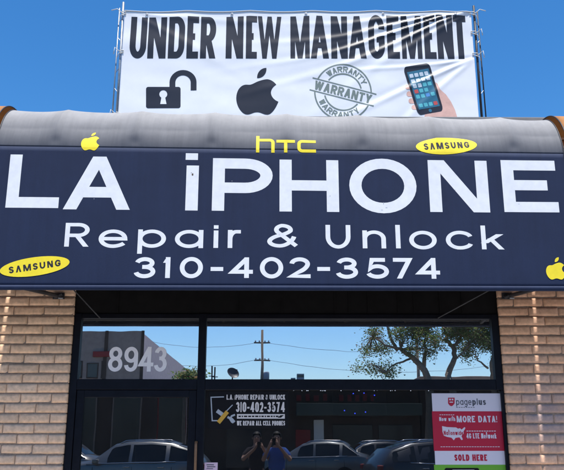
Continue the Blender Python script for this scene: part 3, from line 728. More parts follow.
# hand holding a phone
hand = [(0, pxp([(428, 84), (434, 82.2), (437.5, 84), (440, 90), (446, 95), (451, 102), (455, 110), (458, 120), (424, 120), (427, 100)]))]
for i, (x_, y_, l_, r_) in enumerate(((405.2, 87.6, 9, 2.5), (406.6, 94.4, 9, 2.6), (408.6, 101.2, 9, 2.6), (411.6, 107.6, 8, 2.4))):
    hand.append((1, pxp(rrect(x_, y_-r_, x_+l_+3, y_+r_, r_*.95))))
decal('hand_print', hand, bn, M['skinprint'], ban, .0015, .0125)
TL, TR, BRc, BL = (402.9, 68.2), (429.2, 63.6), (443.8, 111.2), (418.2, 115.8)
def ph(u, v):     # u right, v down in the phone
    x = (TL[0]*(1-u)+TR[0]*u)*(1-v)+(BL[0]*(1-u)+BRc[0]*u)*v; y = (TL[1]*(1-u)+TR[1]*u)*(1-v)+(BL[1]*(1-u)+BRc[1]*u)*v; return mx(x, y)
pd = decal('phone_print', [(0, [ph(*p) for p in rrect(0, 0, 1, 1, .12)])], bn, M['vink'], ban, .0025, .0125)
scr = [mat('screen_print_'+n, c, .35, .4) for n, c in (('teal', (.03, .14, .22)), ('pale', (.55, .62, .68)), ('blue', (.06, .22, .5)), ('red', (.5, .08, .07)), ('aqua', (.10, .42, .48)))]
decal('screen_print', [(0, [ph(*p) for p in ((.09, .11), (.91, .11), (.91, .89), (.09, .89))])], bn, scr[0], pd, .0035, .0125)
icons = {1: [], 2: [], 3: [], 4: []}
for i in range(6):
    for j in range(4):
        v = .16+i*.108 if i < 5 else .78; u = .14+j*.19
        c = 1 if i < 2 or (i == 2 and j < 2) else random.choice([1, 2, 3, 4, 4]); c = 4 if i == 5 and j != 3 else (3 if i == 5 else c)
        if i == 3 and j == 3: continue
        icons[c].append((0, [ph(*p) for p in rrect(u, v, u+.145, v+.075, .02)]))
for c in icons:
  for ic in icons[c]: decal('icon_print', [ic], bn, scr[c], pd, .0045, .0125)
decal('screen_print', [(0, [ph(*p) for p in disc(.5, .945, .06, .035, 16)])], bn, scr[0], pd, .0045, .0125)
# posts and ropes
def post(px, pyb, ptop, m, label, dark):
    P = onY(px, 60, BY+.03); zt = onY(px, ptop, BY+.03).z
    e = empty('banner_post', (P.x, BY+.03, ROOFZ-.02), label=label, cat='post', group='posts holding the roof banner')
    h = zt-ROOFZ+.02
    sgn = 1 if P.x > 0 else -1
    b = MB(); b.tube([(0, 0, 0), (0, 0, h*.5), (sgn*.004, 0, h)], .014, 10); b.build('pole', m, e, smooth=True)
    b = MB(); b.tube([(sgn*.055, .02, 0), (sgn*.05, .02, h*.96)], .008, 8); b.build('stay_rod', M['galv'] if not dark else M['steel'], e, smooth=True)
    b = MB()
    for i in range(5):
        z = h*(i+.4)/5; b.tube([(0, 0, z), (sgn*.052, .02, z+.07*(1 if i % 2 else -1))], .0035, 6)
        b.build('lacing', M['galv'], e); b = MB()
    b = MB(); b.box((-.06, -.06, .0), (.06, .06, .02)); b.build('base_plate', M['steel'], e)
    return P, zt
pA, zA = post(120.2, 0, 2.5, M['galv'], 'pale galvanised post at the left end of the roof banner', False)
pB, zB = post(477.4, 0, 6, M['steel'], 'dark steel post at the right end of the roof banner', True)
for (P, X, zs) in ((pA, BX0, (BZ1-.02, BZ1-.53, 5.12)), (pB, BX1, (BZ1, BZ1-.26, BZ1-.55))):
    for z in zs:
        sg = 1 if P.x > 0 else -1
        b = MB(); e_ = bn(X-sg*.02, min(z, BZ1))
        b.tube([e_+Vector((0, -.006, 0)), Vector((P.x-sg*.005, BY-.01, z+.01)), Vector((P.x+sg*.02, BY+.035, z+.015)), Vector((P.x, BY+.06, z)), Vector((P.x-sg*.024, BY+.02, z-.012)), Vector((P.x+sg*.01, BY-.002, z-.005)),
                Vector((P.x+sg*.06, BY-.02, z+.035)), Vector((P.x+sg*(.13 if z > BZ1-.1 else .07), BY-.02, z+(.015 if z > BZ1-.1 else -.05)))], .0055, 6)
        b.tube([e_+Vector((sg*.0, -.008, -.02)), Vector((P.x+sg*.015, BY+.0, z-.03)), Vector((P.x+sg*.03, BY+.0, z-.08))], .004, 6)
        b.build('rope_tie', M['rope'], ban, smooth=True)
b = MB()
for px in (147, 232, 306, 383, 455):
    X = mx(px, 13)[0]
    b = MB(); b.lathe([(.009, -.002), (.016, -.001), (.016, .001), (.009, .002)], 14, Matrix.Translation(bn(X, BZ1-.03, .006)) @ Matrix.Rotation(math.pi/2, 4, 'X')); b.build('grommet', M['galv'], ban)
b = MB(); b.tube([bn(x, BZ1, .003)+Vector((0, 0, .004)) for x in lin(BX0, BX1, 80)], .006, 6); b.build('top_rope', M['rope'], ban, smooth=True)

# ================================================================== signs on the glass
def flat(Y):
    return lambda x, z, d=0.0: Vector((x, Y-d, z))
def gm(Y): return lambda px, py: (onY(px, py, Y).x, onY(px, py, Y).z)
YS = -.004; g = gm(YS); KG = g(300, 420)[0]-g(299, 420)[0]
def board(name, px0, px1, py0, py1, m, thick=.003, par=None, **k):
    a = g((px0), (py0+py1)/2); c = g(px1, (py0+py1)/2); z0 = g((px0+px1)/2, py1)[1]; z1 = g((px0+px1)/2, py0)[1]
    b = MB(); b.box((a[0], YS-.001, z0), (c[0], YS+thick-.001, z1)); return b.build(name, m, par, **k)
SF = flat(YS-.001)
def gtext(s, x0, x1, y0, y1, tx, ty, ym=430, **k):
    X0, X1 = g(x0, (y0+y1)/2)[0], g(x1, (y0+y1)/2)[0]; xm = (x0+x1)/2
    return text(s, X0, X1, g(xm, y1)[1], g(xm, y0)[1], tx*KG, ty*KG, **k)
def grect(x0, y0, x1, y1, k=0):
    xm, ym = (x0+x1)/2, (y0+y1)/2
    X0, X1, Z0, Z1 = g(x0, ym)[0], g(x1, ym)[0], g(xm, y1)[1], g(xm, y0)[1]; return (k, [(X0, Z0), (X1, Z0), (X1, Z1), (X0, Z1)])
M['pwhite'] = mat('poster_white', (.62, .58, .66), .35, .4); M['pred'] = mat('poster_red', (.42, .012, .04), .35, .4); M['pgreen'] = mat('poster_green', (.13, .36, .03), .35, .4)
M['pgrey'] = mat('poster_grey', (.09, .09, .11), .4, .3); M['signblack'] = mat('sign_black', (.008, .007, .008), .5, .15); M['signtext'] = mat('sign_white', (.66, .6, .58), .4, .3)
M['numwhite'] = mat('number_white', (.85, .8, .82), .4, .3); M['pink'] = mat('pink_sticker', (.62, .45, .55), .5, .3); M['tool'] = mat('tool_yellow', (.6, .33, .04), .4, .4); M['toolgrey'] = mat('tool_grey', (.4, .42, .46), .4, .4)
po = board('poster', 434.2, 504, 393.3, 492, M['pwhite'], label='white and red mobile data poster on the shop window beside the right brick pier', cat='poster')
decal('red_band', [grect(432.9, 411.2, 504, 450.8)], SF, M['pred'], po, .0006, 0)
decal('green_band', [grect(434.6, 464.6, 506.6, 492)], SF, M['pgreen'], po, .0006, 0)
sh_ = [(0, [g(*p) for p in ((448, 397.6), (454.6, 397.6), (454.6, 403.4), (453, 405.4), (451.3, 406.2), (449.6, 405.4), (448, 403.4))])]
decal('shield_logo', sh_, SF, M['pred'], po, .0006, 0)
decal('shield_logo', [grect(449.2, 398.7, 450.8, 400.2), grect(451.7, 398.7, 453.3, 400.2), grect(449.5, 401.6, 453, 402.6)], SF, M['pwhite'], po, .0012, 0)
tx = gtext('page', 456, 471.4, 398.4, 404.9, .42, .42, xh=.74, gap=.2)+gtext('plus', 472.2, 485.8, 398.4, 404.9, .75, .62, xh=.74, gap=.22)
decal('poster_lettering', tx+[grect(456.2+i*2.4, 407.0, 457.8+i*2.4, 407.6) for i in range(8)], SF, M['pgrey'], po, .0006, 0)
FP = [grect(439.5+i*2.2, 414.4, 441+i*2.2, 415.1) for i in range(7)]
decal('fine_print', FP, SF, M['pwhite'], po, .0012, 0)
tx = gtext('Now with', 439.2, 455.2, 416.9, 421, .36, .34)+gtext('MORE DATA!', 456.6, 497, 415.8, 422.2, .66, .62, gap=.2)
decal('poster_lettering', tx, SF, M['pwhite'], po, .0012, 0)
tx = gtext('4G LTE Network', 466.4, 496.4, 433.2, 438.4, .45, .42, gap=.2)
decal('fine_print', [grect(466.4+i*2.5, 430.6, 468.2+i*2.5, 431.4) for i in range(12)], SF, M['pwhite'], po, .0012, 0)
decal('fine_print', [grect(440.5+i*2.6, 446.4, 442.4+i*2.6, 447) for i in range(23)], SF, M['pwhite'], po, .0012, 0)
us = [(442, 426), (447, 427), (456, 427.4), (458, 428.6), (460, 428.2), (461.5, 429.5), (464.5, 427), (465.4, 428), (463.4, 431.4), (463.6, 433.4), (461.4, 436), (462.8, 439.4), (461.4, 440), (459.4, 437.2), (455.4, 437.8), (453.8, 440.2), (451.4, 437.6), (447, 436.8), (443.8, 435.6), (442.4, 431.6)]
decal('map_picture', [(0, [g(*p) for p in us])], SF, M['pwhite'], po, .0012, 0)
decal('poster_lettering', tx, SF, M['pwhite'], po, .0012, 0)
decal('poster_lettering', gtext('Nationwide', 443.6, 463, 430.6, 435, .34, .34, gap=.2), SF, M['pred'], po, .0018, 0)
decal('poster_lettering', gtext('SOLD HERE', 454.4, 487, 454.4, 460.8, .74, .66, gap=.2), SF, M['pred'], po, .0018, 0)
decal('phone_picture', [(0, [g(*p) for p in rrect(444.5, 467.8, 479, 492, 2)])], SF, M['signblack'], po, .0012, 0)
decal('phone_picture', [grect(453, 469.6, 475, 492)], SF, M['pwhite'], po, .0018, 0)

si = board('window_sign', 208.6, 288.4, 391.2, 428.6, M['signblack'], label='black repair sign with white lettering and crossed tools stuck on the window', cat='sign')
tx = gtext('L.A. iPHONE REPAIR & UNLOCK', 226.6, 285.2, 394.6, 399.6, .46, .46, gap=.18, r=.28, space=.35)+gtext('310-402-3574', 236, 284.8, 402, 412, .78, .82, gap=.22, r=.28)
tx += gtext('WE REPAIR ALL CELL PHONES', 236.8, 285, 420.8, 425.4, .42, .44, gap=.18, r=.28, space=.35)+[grect(237, 414, 284.8, 418.6)]
decal('sign_lettering', tx, SF, M['signtext'], si, .0006, 0)
bx = 238.5; tx = []
while bx < 277: l = random.uniform(1.2, 3.4); tx.append(grect(bx, 415.6, bx+l, 417)); bx += l+.9
tx.append((0, [g(*p) for p in ((277.5, 417.6), (280.5, 415.2), (284, 415), (281, 417.6))]))
decal('sign_lettering', tx, SF, M['signblack'], si, .0012, 0)
decal('sign_emblem', pen([g(*p) for p in ((224, 396.8), (211, 397.2), (212.2, 420.6), (219, 420.6))], .55*KG), SF, M['toolgrey'], si, .0006, 0)
decal('wrench_emblem', pen([g(*p) for p in ((217, 410.6), (224, 415.6))], 1.9*KG)+pen([g(*p) for p in ((227.5, 417), (232, 419), (234.6, 422))], 1.1*KG)+pen([g(*p) for p in ((235, 414.6), (231.6, 416), (230, 419), (231.8, 421.8), (233.4, 422.6))], .85*KG, 1)+pen([g(*p) for p in ((226, 411.5), (232.6, 404.8))], .45*KG, 2), SF, M['toolgrey'], si, .0006, 0)
decal('screwdriver_emblem', pen([g(*p) for p in ((227.4, 411.6), (218.4, 422.6))], 2.0*KG), SF, M['tool'], si, .0024, 0)

g0 = g
num = empty('house_number', (0, 0, 0), label='pale street number 8943 stuck on the transom glass over the door', cat='house number')
for ch, a, c in (('8', 108.4, 122.6), ('9', 124.2, 138), ('4', 138.8, 153.6), ('3', 154.2, 167)):
    X0, X1 = g(a, 359)[0], g(c, 359)[0]; Z0, Z1 = g((a+c)/2, 371.6)[1], g((a+c)/2, 346.8)[1]
    decal('digit', glyph(ch, X0, X1, Z0, Z1, 2.0*KG, 1.9*KG, .34), SF, M['numwhite'], num, .001, 0)
sk = board('sticker', 204.4, 217.6, 462.4, 473, M['pink'], label='small pink sticker low on the window beside the door', cat='sticker')
decal('sticker_print', [grect(206.5, 464.2, 214, 465.2), grect(207, 466.2, 215.4, 467.2), grect(206.5, 468.2, 213, 469)], SF, M['pgrey'], sk, .0006, 0)

# lights inside the window
blue = mat('blue_led', (.02, .03, .5), .4, .3, emit=(.05, .08, 1), estr=3.5); bulbm = mat('white_led', (.8, .8, .85), .4, .3, emit=(.8, .85, 1), estr=4)
YI = .14; gi = gm(YI)
led = empty('led_sign', (0, 0, 0), label='dark hanging display inside the window with a few blue lights', cat='led sign')
a, c = gi(333, 418), gi(386, 391); b = MB(); b.box((a[0], YI+.005, a[1]), (c[0], YI+.03, c[1]), .004); b.build('board', M['signblack'], led)
for p in ((353.3, 393.5), (364, 393), (374.5, 395.2), (344.5, 410.5), (355, 413.3), (365.5, 412)):
    b = MB(); X, Z = gi(*p); b.lathe([(.0001, -.008), (.005, -.005), (.006, 0), (.006, .006)], 8, Matrix.Translation((X, YI, Z)) @ Matrix.Rotation(-math.pi/2, 4, 'X')); b.build('light', blue, led)
fs = empty('fairy_lights', (0, 0, 0), label='string of tiny white lights along the top edge of the shop window', cat='string lights')
YF = .06; gf = gm(YF); pts = []
for base, xs in ((0, (10, 14, 45, 52, 63, 68)), (0, (115, 121, 127, 132)), (0, (180, 186, 192, 198)), (0, (245, 252, 259, 265)), (0, (310, 317, 322, 328)), (0, (372, 378, 384, 390, 395)), (0, (440, 447, 454, 460)), (0, (510, 516, 521))):
    for v in xs: pts.append((290+v/3.76, 389.9+random.uniform(0, .9)))
pts += [(493, 389.5), (497.5, 389.6)]
side = [(504.2, 393), (504.6, 400), (505.2, 402.6), (505.6, 405), (506.2, 416), (506.6, 418.4), (506.8, 421), (507.6, 434), (507.8, 437)]
b = MB(); b.tube([Vector((gf(x, y)[0], YF+.004, gf(x, y)[1]+.003)) for x, y in pts], .0012, 5); b.build('cord', M['steel'], fs)
for x, y in pts:
    X, Z = gf(x, y); b = MB(); rr = random.uniform(.0028, .0042)
    b.lathe([(.0001, -rr), (rr*.8, -rr*.6), (rr, 0), (rr*.8, rr*.6), (.0001, rr)], 6, Matrix.Translation((X, YF, Z))); b.build('bulb', bulbm, fs)

# ================================================================== across the street (seen mirrored in the glass)
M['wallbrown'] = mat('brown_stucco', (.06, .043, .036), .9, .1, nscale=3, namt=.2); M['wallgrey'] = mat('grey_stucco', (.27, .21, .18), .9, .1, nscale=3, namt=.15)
M['wallpinklit'] = mat('sunlit_pink_stucco', (.82, .59, .52), .9, .1, nscale=3, namt=.12); M['walltan'] = mat('tan_stucco', (.42, .27, .19), .9, .1, nscale=3, namt=.15)
M['win'] = mat('far_window', (.02, .025, .03), .15, .5); M['green'] = mat('green_canopy', (.075, .095, .085), .8, .1); M['red'] = mat('red_sign', (.22, .02, .02), .6, .3)
M['white'] = mat('white_paint', (.75, .75, .74), .6, .3); M['tower'] = mat('tower_concrete', (.3, .33, .38), .9, .1)
# left two-storey building: grey front, long side paler with sunlight put into its pink
D1 = 37.0
pA_ = mir(141.5, 331, D1); xw = mir(20, 331, D1).x
b1 = empty('corner_building', (pA_.x, -D1, 0), label='tall stucco building with grey front and sunlit pink side across the street, left of the sky reflection', cat='building')
h1 = pA_.z; lx = xw-pA_.x
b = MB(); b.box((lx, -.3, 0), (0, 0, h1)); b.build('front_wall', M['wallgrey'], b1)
b = MB(); b.box((-.3, -30, 0), (0, -.302, h1-.05)); b.box((lx, -30, 0), (lx+.3, -.302, h1-.05)); b.build('side_wall', M['wallpinklit'], b1)
b = MB(); b.box((lx+.3, -30, h1-.5), (-.3, -.302, h1-.4)); b.build('roof', M['roof'], b1)
for (xa, xb, ya, yb) in ((76, 83, 361, 378), (86, 99, 363, 378), (101, 104, 361, 378)):
    p0, p1 = mir(xa, yb, D1), mir(xb, ya, D1)
    b = MB(); b.box((p0.x-pA_.x, .002, p0.z), (p1.x-pA_.x, .05, p1.z)); wf = b.build('window', M['wallbrown'], b1)
    b = MB(); b.box((p0.x-pA_.x+.06, .052, p0.z+.06), (p1.x-pA_.x-.06, .06, p1.z-.06)); b.build('pane', M['win'], wf)
zg = mir(100, 386, D1).z
b = MB(); b.box((lx, .004, 0), (.06, .12, zg), .02); b.box((.002, -20, 0), (.1, -.002, zg), .02); b.build('ground_floor_cladding', M['wallbrown'], b1)
for k in range(5):
    b = MB(); xa_ = lx+.6+k*2.6; b.box((xa_, .122, .5), (xa_+1.7, .16, zg-.6), .02); wf = b.build('window', M['red'] if k == 3 else M['wallgrey'], b1)
    b = MB(); b.box((xa_+.08, .162, .58), (xa_+1.62, .17, zg-.68)); b.build('pane', M['win'], wf)
p0, p1 = mir(93, 357, D1), mir(110, 351.5, D1)
b = MB(); b.box((p0.x-pA_.x, .002, p0.z), (p1.x-pA_.x, .15, p1.z), .03); b.build('red_sign', M['red'], b1)
for px in (104, 141):
    p0 = mir(px, 378, D1); b = MB(); b.box((p0.x-pA_.x-.09, .003, zg+.01), (p0.x-pA_.x+.09, .07, h1+.02)); b.build('pilaster', M['wallbrown'], b1)
# middle low shop row
D2 = 36.0
q0, q1 = mir(188, 382, D2), mir(418, 382, D2)
b2 = empty('shop_row', (q0.x, -D2, 0), label='low dark brown shop row across the street with a grey green canopy', cat='building')
Lx = q1.x-q0.x; h2 = q0.z
b = MB(); b.box((0, -8, 0), (Lx, 0, h2)); b.build('wall', M['wallbrown'], b2)
b = MB(); p0, p1 = mir(296, 416, D2), mir(432, 404, D2); b.box((p0.x-q0.x, .002, p0.z), (Lx-.01, 1.0, p1.z), .03); b.build('canopy', M['green'], b2)
b = MB(); x_ = mir(296, 400, D2).x-q0.x
for i in range(9):
    wv = random.uniform(.25, .5); hh = random.choice((.42, .34, .34)); z_ = mir(300, 401, D2).z
    b.box((x_, .003, z_), (x_+wv*.6, .08, z_+hh), .02); x_ += wv+.06 if i != 3 else wv+.5
b.build('red_sign', M['red'], b2)
for px0, px1, py0, m in ((314, 324, 420, 'white'), (333, 372, 425, 'win'), (380, 412, 425, 'win'), (226, 262, 424, 'win'), (296, 310, 430, 'red')):
    p0, p1 = mir(px0, 470, D2), mir(px1, py0, D2); b = MB(); b.box((p0.x-q0.x, .004, .1), (p1.x-q0.x, .09, p1.z), .02); b.build('door' if m == 'white' else 'window', M[m], b2)
# right tan building
D3 = 38.0
q0, q1 = mir(419, 376.4, D3), mir(560, 376.4, D3)
b3 = empty('tan_building', (q0.x, -D3, 0), label='low tan stucco building across the street behind the street trees', cat='building')
Lx = q1.x-q0.x; h3 = q0.z
b = MB(); b.box((0, -10, 0), (Lx, 0, h3-.2)); b.build('wall', M['wallbrown'], b3); b = MB(); b.box((0, -10.05, h3-.198), (Lx, .05, h3), .02); b.build('parapet', M['walltan'], b3)
for k in range(3):
    b = MB(); b.box((1+k*2.3, .003, .8), (2.6+k*2.3, .06, 2.6), .02); b.build('window', M['win'], b3)
# satellite dish on the shop row roof
dp = mir(232.5, 376, 37)
ds = empty('satellite_dish', (dp.x, -37, h2), label='round satellite dish on the low roof across the street', cat='satellite dish')
hh = mir(232.5, 374, 37).z-h2
b = MB(); b.tube([(0, 0, 0), (0, 0, hh)], .04, 8); b.build('mast', M['steel'], ds)
mtx = Matrix.Translation((0, .05, hh)) @ Matrix.Rotation(R(-55), 4, 'X') @ Matrix.Rotation(R(25), 4, 'Y') 
b = MB(); b.lathe([(.0001, 0), (.15, .02), (.3, .07), (.38, .13), (.385, .13), (.3, .05), (.15, 0), (.0001, -.02)], 24, mtx); b.build('reflector', M['steel'], ds, smooth=True)
b = MB(); b.tube([mtx @ Vector((.36, 0, .1)), mtx @ Vector((.1, 0, .45))], .015, 6); b.box(*[tuple(mtx @ Vector((.1, 0, .45))+Vector((s*.04,)*3)) for s in (-1, 1)]); b.build('feed_arm', M['steel'], ds)
# antenna masts on the roof
for px, top in ((211.8, 366), (214.6, 367)):
    p = mir(px, 380, 40); t_ = mir(px, top, 40)
    e = MB(); e.tube([(0, 0, 0), (0, 0, t_.z-h2+.3)], .05, 6); e.tube([(-.3, 0, (t_.z-h2)*.5), (.3, 0, (t_.z-h2)*.5)], .03, 6); e.tube([(-.2, 0, (t_.z-h2)*.75), (.2, 0, (t_.z-h2)*.75)], .03, 6)
    o = e.build('roof_antenna', M['steel'], None, label='thin antenna mast on the low roof left of the satellite dish', cat='antenna', group='antenna masts on the roof across the street'); o.location = (p.x, -40, h2-.3)
# far towers
for k, (xa, xb, yt) in enumerate(((290.5, 295, 377.6), (296.6, 304.4, 373.6))):
    p0, p1 = mir(xa, 382, 420), mir(xb, yt, 420)
    tw = empty('office_tower', ((p0.x+p1.x)/2, -420, 0), label=('lower grey office tower far off, left one of the pair', 'taller grey office tower far off, right one of the pair')[k], cat='building', group='far office towers')
    W_ = (p1.x-p0.x)/2; b = MB(); b.box((-W_, -6, 0), (W_, 0, p1.z)); b.build('wall', M['tower'], tw)
    b = MB()
    for i in range(10): b.box((-W_*.9, .01, p1.z-2-i*3.4), (W_*.9, .1, p1.z-.6-i*3.4))
    b.build('window_band', M['win'], tw)
# utility poles and lines
def upole(px, ptop, D, label, full=True):
    p = mir(px, 380, D); t_ = mir(px, ptop, D).z
    e = empty('utility_pole', (p.x, -D, -.16), label=label, cat='utility pole')
    h = t_+.16; b = MB(); b.tube([(0, 0, 0), (0, 0, h)], [.17, .11], 10); b.build('pole', M['bark'], e, smooth=True)
    if full:
        for fz in (.90, .76):
            b = MB(); b.box((-.75, -.05, h*fz-.06), (.75, .05, h*fz+.06)); ca = b.build('crossarm', M['bark'], e)
            for x_ in (-.6, -.25, .25, .6):
                b = MB(); b.lathe([(.0001, 0), (.06, 0), (.07, .1), (.03, .16), (.0001, .18)], 8, Matrix.Translation((x_, 0, h*fz+.06))); b.build('insulator', M['tower'], ca)
        b = MB(); b.lathe([(.0001, 0), (.28, 0), (.28, .75), (.2, .82), (.0001, .85)], 14, Matrix.Translation((.38, 0, h*.60))); b.build('transformer', M['tower'], e, smooth=True)
    return p.x, h-.16
ux, uh = upole(262, 330, 60, 'tall wooden utility pole with crossarms across the street, right of the satellite dish')
upole(418.5, 336, 58, 'plain utility pole behind the street trees', False)
def wire(D, ya, yb, yc, label):
    a = mir(150, ya, D); m_ = mir(262, yb, D); c = mir(520, yc, D); b = MB(); P = []
    for i in range(21): t = i/20; P.append(a.lerp(m_, t)-Vector((0, 0, .5*4*t*(1-t))))
    for i in range(1, 41): t = i/40; P.append(m_.lerp(c, t)-Vector((0, 0, 1.1*4*t*(1-t))))
    P = [p_+Vector((0, 0, 0)) for p_ in P]
    b.tube(P, .016, 5); b.build('power_line', M['tower'], None, label=label, cat='power line', group='power lines over the street')
wire(60, 341, 341.8, 337.5, 'upper black power line carried by the tall utility pole')
wire(59.9, 362, 358.6, 361, 'lower black power line carried by the tall utility pole')

# trees
LEAFC = [(.11, .16, .045), (.14, .20, .06), (.19, .21, .075), (.25, .18, .085), (.10, .14, .045), (.16, .22, .09)]
def tree(base, limbs, blobs, label, seed, group, n=2600, size=.17):
    rnd = random.Random(seed)
    e = empty('street_tree', base, label=label, cat='tree', group=group)
    b = MB()
    for P, r0, r1 in limbs:
        P = [Vector(p) for p in P]; Q = []
        for i in range(len(P)-1):
            for k in range(4):
                t = k/4; Q.append(P[i].lerp(P[i+1], t)+Vector((rnd.gauss(0, .03), rnd.gauss(0, .03), 0)))
        Q.append(P[-1]); b.tube(Q, [r0+(r1-r0)*i/(len(Q)-1) for i in range(len(Q))], 8)
    tips = []
    for c, rx, rz in blobs:
        for k in range(12):
            v = Vector((rnd.gauss(0, 1), rnd.gauss(0, 1), rnd.gauss(0, 1))).normalized(); tip = Vector(c)+Vector((v.x*rx, v.y*rx, v.z*rz))*.8; tips.append(tip)
            st_ = min((Vector(P[-1]) for P, _, _ in limbs), key=lambda p_: (p_-Vector(c)).length)
            b.tube([st_, st_.lerp(tip, .5)+Vector((rnd.gauss(0, .1), rnd.gauss(0, .1), .1)), tip], [.032, .018, .008], 5)
    b.build('trunk', M['bark'], e, smooth=True)
    b = MB(); tot = sum(rx*rx*rz for _, rx, rz in blobs)
    for c, rx, rz in blobs:
        cl = [Vector(c)+Vector((rnd.gauss(0, .5)*rx, rnd.gauss(0, .5)*rx, rnd.gauss(0, .5)*rz)) for _ in range(max(5, int(26*rx*rz)))]
        for i in range(int(n*rx*rx*rz/tot)):
            p = rnd.choice(cl)+Vector((rnd.gauss(0, .24), rnd.gauss(0, .24), rnd.gauss(0, .2)))
            u = Vector((rnd.gauss(0, 1), rnd.gauss(0, 1), rnd.gauss(0, .6))).normalized(); w_ = u.cross(Vector((rnd.gauss(0, 1), rnd.gauss(0, 1), rnd.gauss(0, 1)))).normalized()
            s = size*rnd.uniform(.6, 1.2); b.t = tuple(c_*rnd.uniform(.75, 1.25) for c_ in rnd.choice(LEAFC))
            b.add([p-u*s*.6, p+w_*s*.28, p+u*s*.6, p-w_*s*.28], [(0, 1, 2, 3)])
    b.build('crown', M['leaf'], e, tone=True)
DT = 31.5
def tloc(px, py, base): p = mir(px, py, DT); return Vector((p.x-base.x, 0, p.z-base.z))
def mk_tree(basepx, limbs, blobs, label, seed, **k):
    bp_ = mir(basepx, 440, DT); base = Vector((bp_.x, -DT, -.03)); rnd = random.Random(seed+99)
    L = [([Vector((0, 0, 0)) if p is None else tloc(p[0], p[1], base)+Vector((0, rnd.gauss(0, .3), 0)) for p in P], r0, r1) for P, r0, r1 in limbs]
    Bl = [(tloc(x_, y_, base)+Vector((0, rnd.gauss(0, .5), 0)), rx*.046, rz*.046) for x_, y_, rx, rz in blobs]
    tree(base, L, Bl, label, seed, 'street trees across the road', **k)
mk_tree(429, [([None, (428, 385), (424, 371), (412, 358), (400, 350)], .24, .11), ([(400, 350), (392, 341), (388, 322), (384, 306)], .11, .04), ([(400, 350), (384, 345), (374, 336)], .08, .03), ([(424, 371), (424, 350), (428, 330)], .13, .05), ([(412, 358), (392, 366), (384, 374)], .06, .02)],
        [(372, 334, 10, 8), (366, 350, 9, 7), (384, 345, 12, 9), (378, 366, 13, 7), (388, 374, 12, 5), (418, 336, 12, 10), (430, 340, 12, 11), (404, 338, 13, 9), (424, 352, 14, 7), (412, 322, 18, 12), (395, 318, 14, 9), (430, 318, 14, 10)],
        'large leaning street tree with a forked trunk and thin rust tinged crown', 3, n=10000, size=.115)
mk_tree(474, [([None, (447, 384), (449, 372), (454, 360), (454, 346), (446, 338)], .20, .10), ([(454, 346), (462, 335), (470, 325)], .09, .04), ([(446, 338), (440, 328)], .08, .03), ([(454, 360), (468, 345), (478, 334)], .05, .02)],
        [(448, 336, 13, 10), (462, 330, 15, 11), (476, 336, 13, 9), (470, 350, 10, 6), (458, 318, 18, 11), (480, 322, 12, 9), (467, 356, 6, 4)],
        'green street tree with a single curving trunk, right of the forked one', 5, n=10000, size=.115)
mk_tree(497, [([None, (493, 380), (489, 368), (492, 350), (494, 336)], .14, .06), ([(489, 368), (478, 360), (470, 350)], .06, .02), ([(492, 350), (500, 340)], .05, .02)],
        [(492, 334, 9, 8), (500, 345, 9, 8), (496, 322, 12, 8), (484, 344, 7, 5), (503, 358, 6, 7)],
        'slim street tree at the far right end of the window reflection', 8, n=7500, size=.115)
mk_tree(184, [([None, (186, 384), (186, 379)], .1, .06)], [(186, 378, 7, 3), (193, 377, 5, 3), (180, 379, 4, 2)], 'low dark shrubby tree beside the pink building across the street', 11, n=700, size=.2)

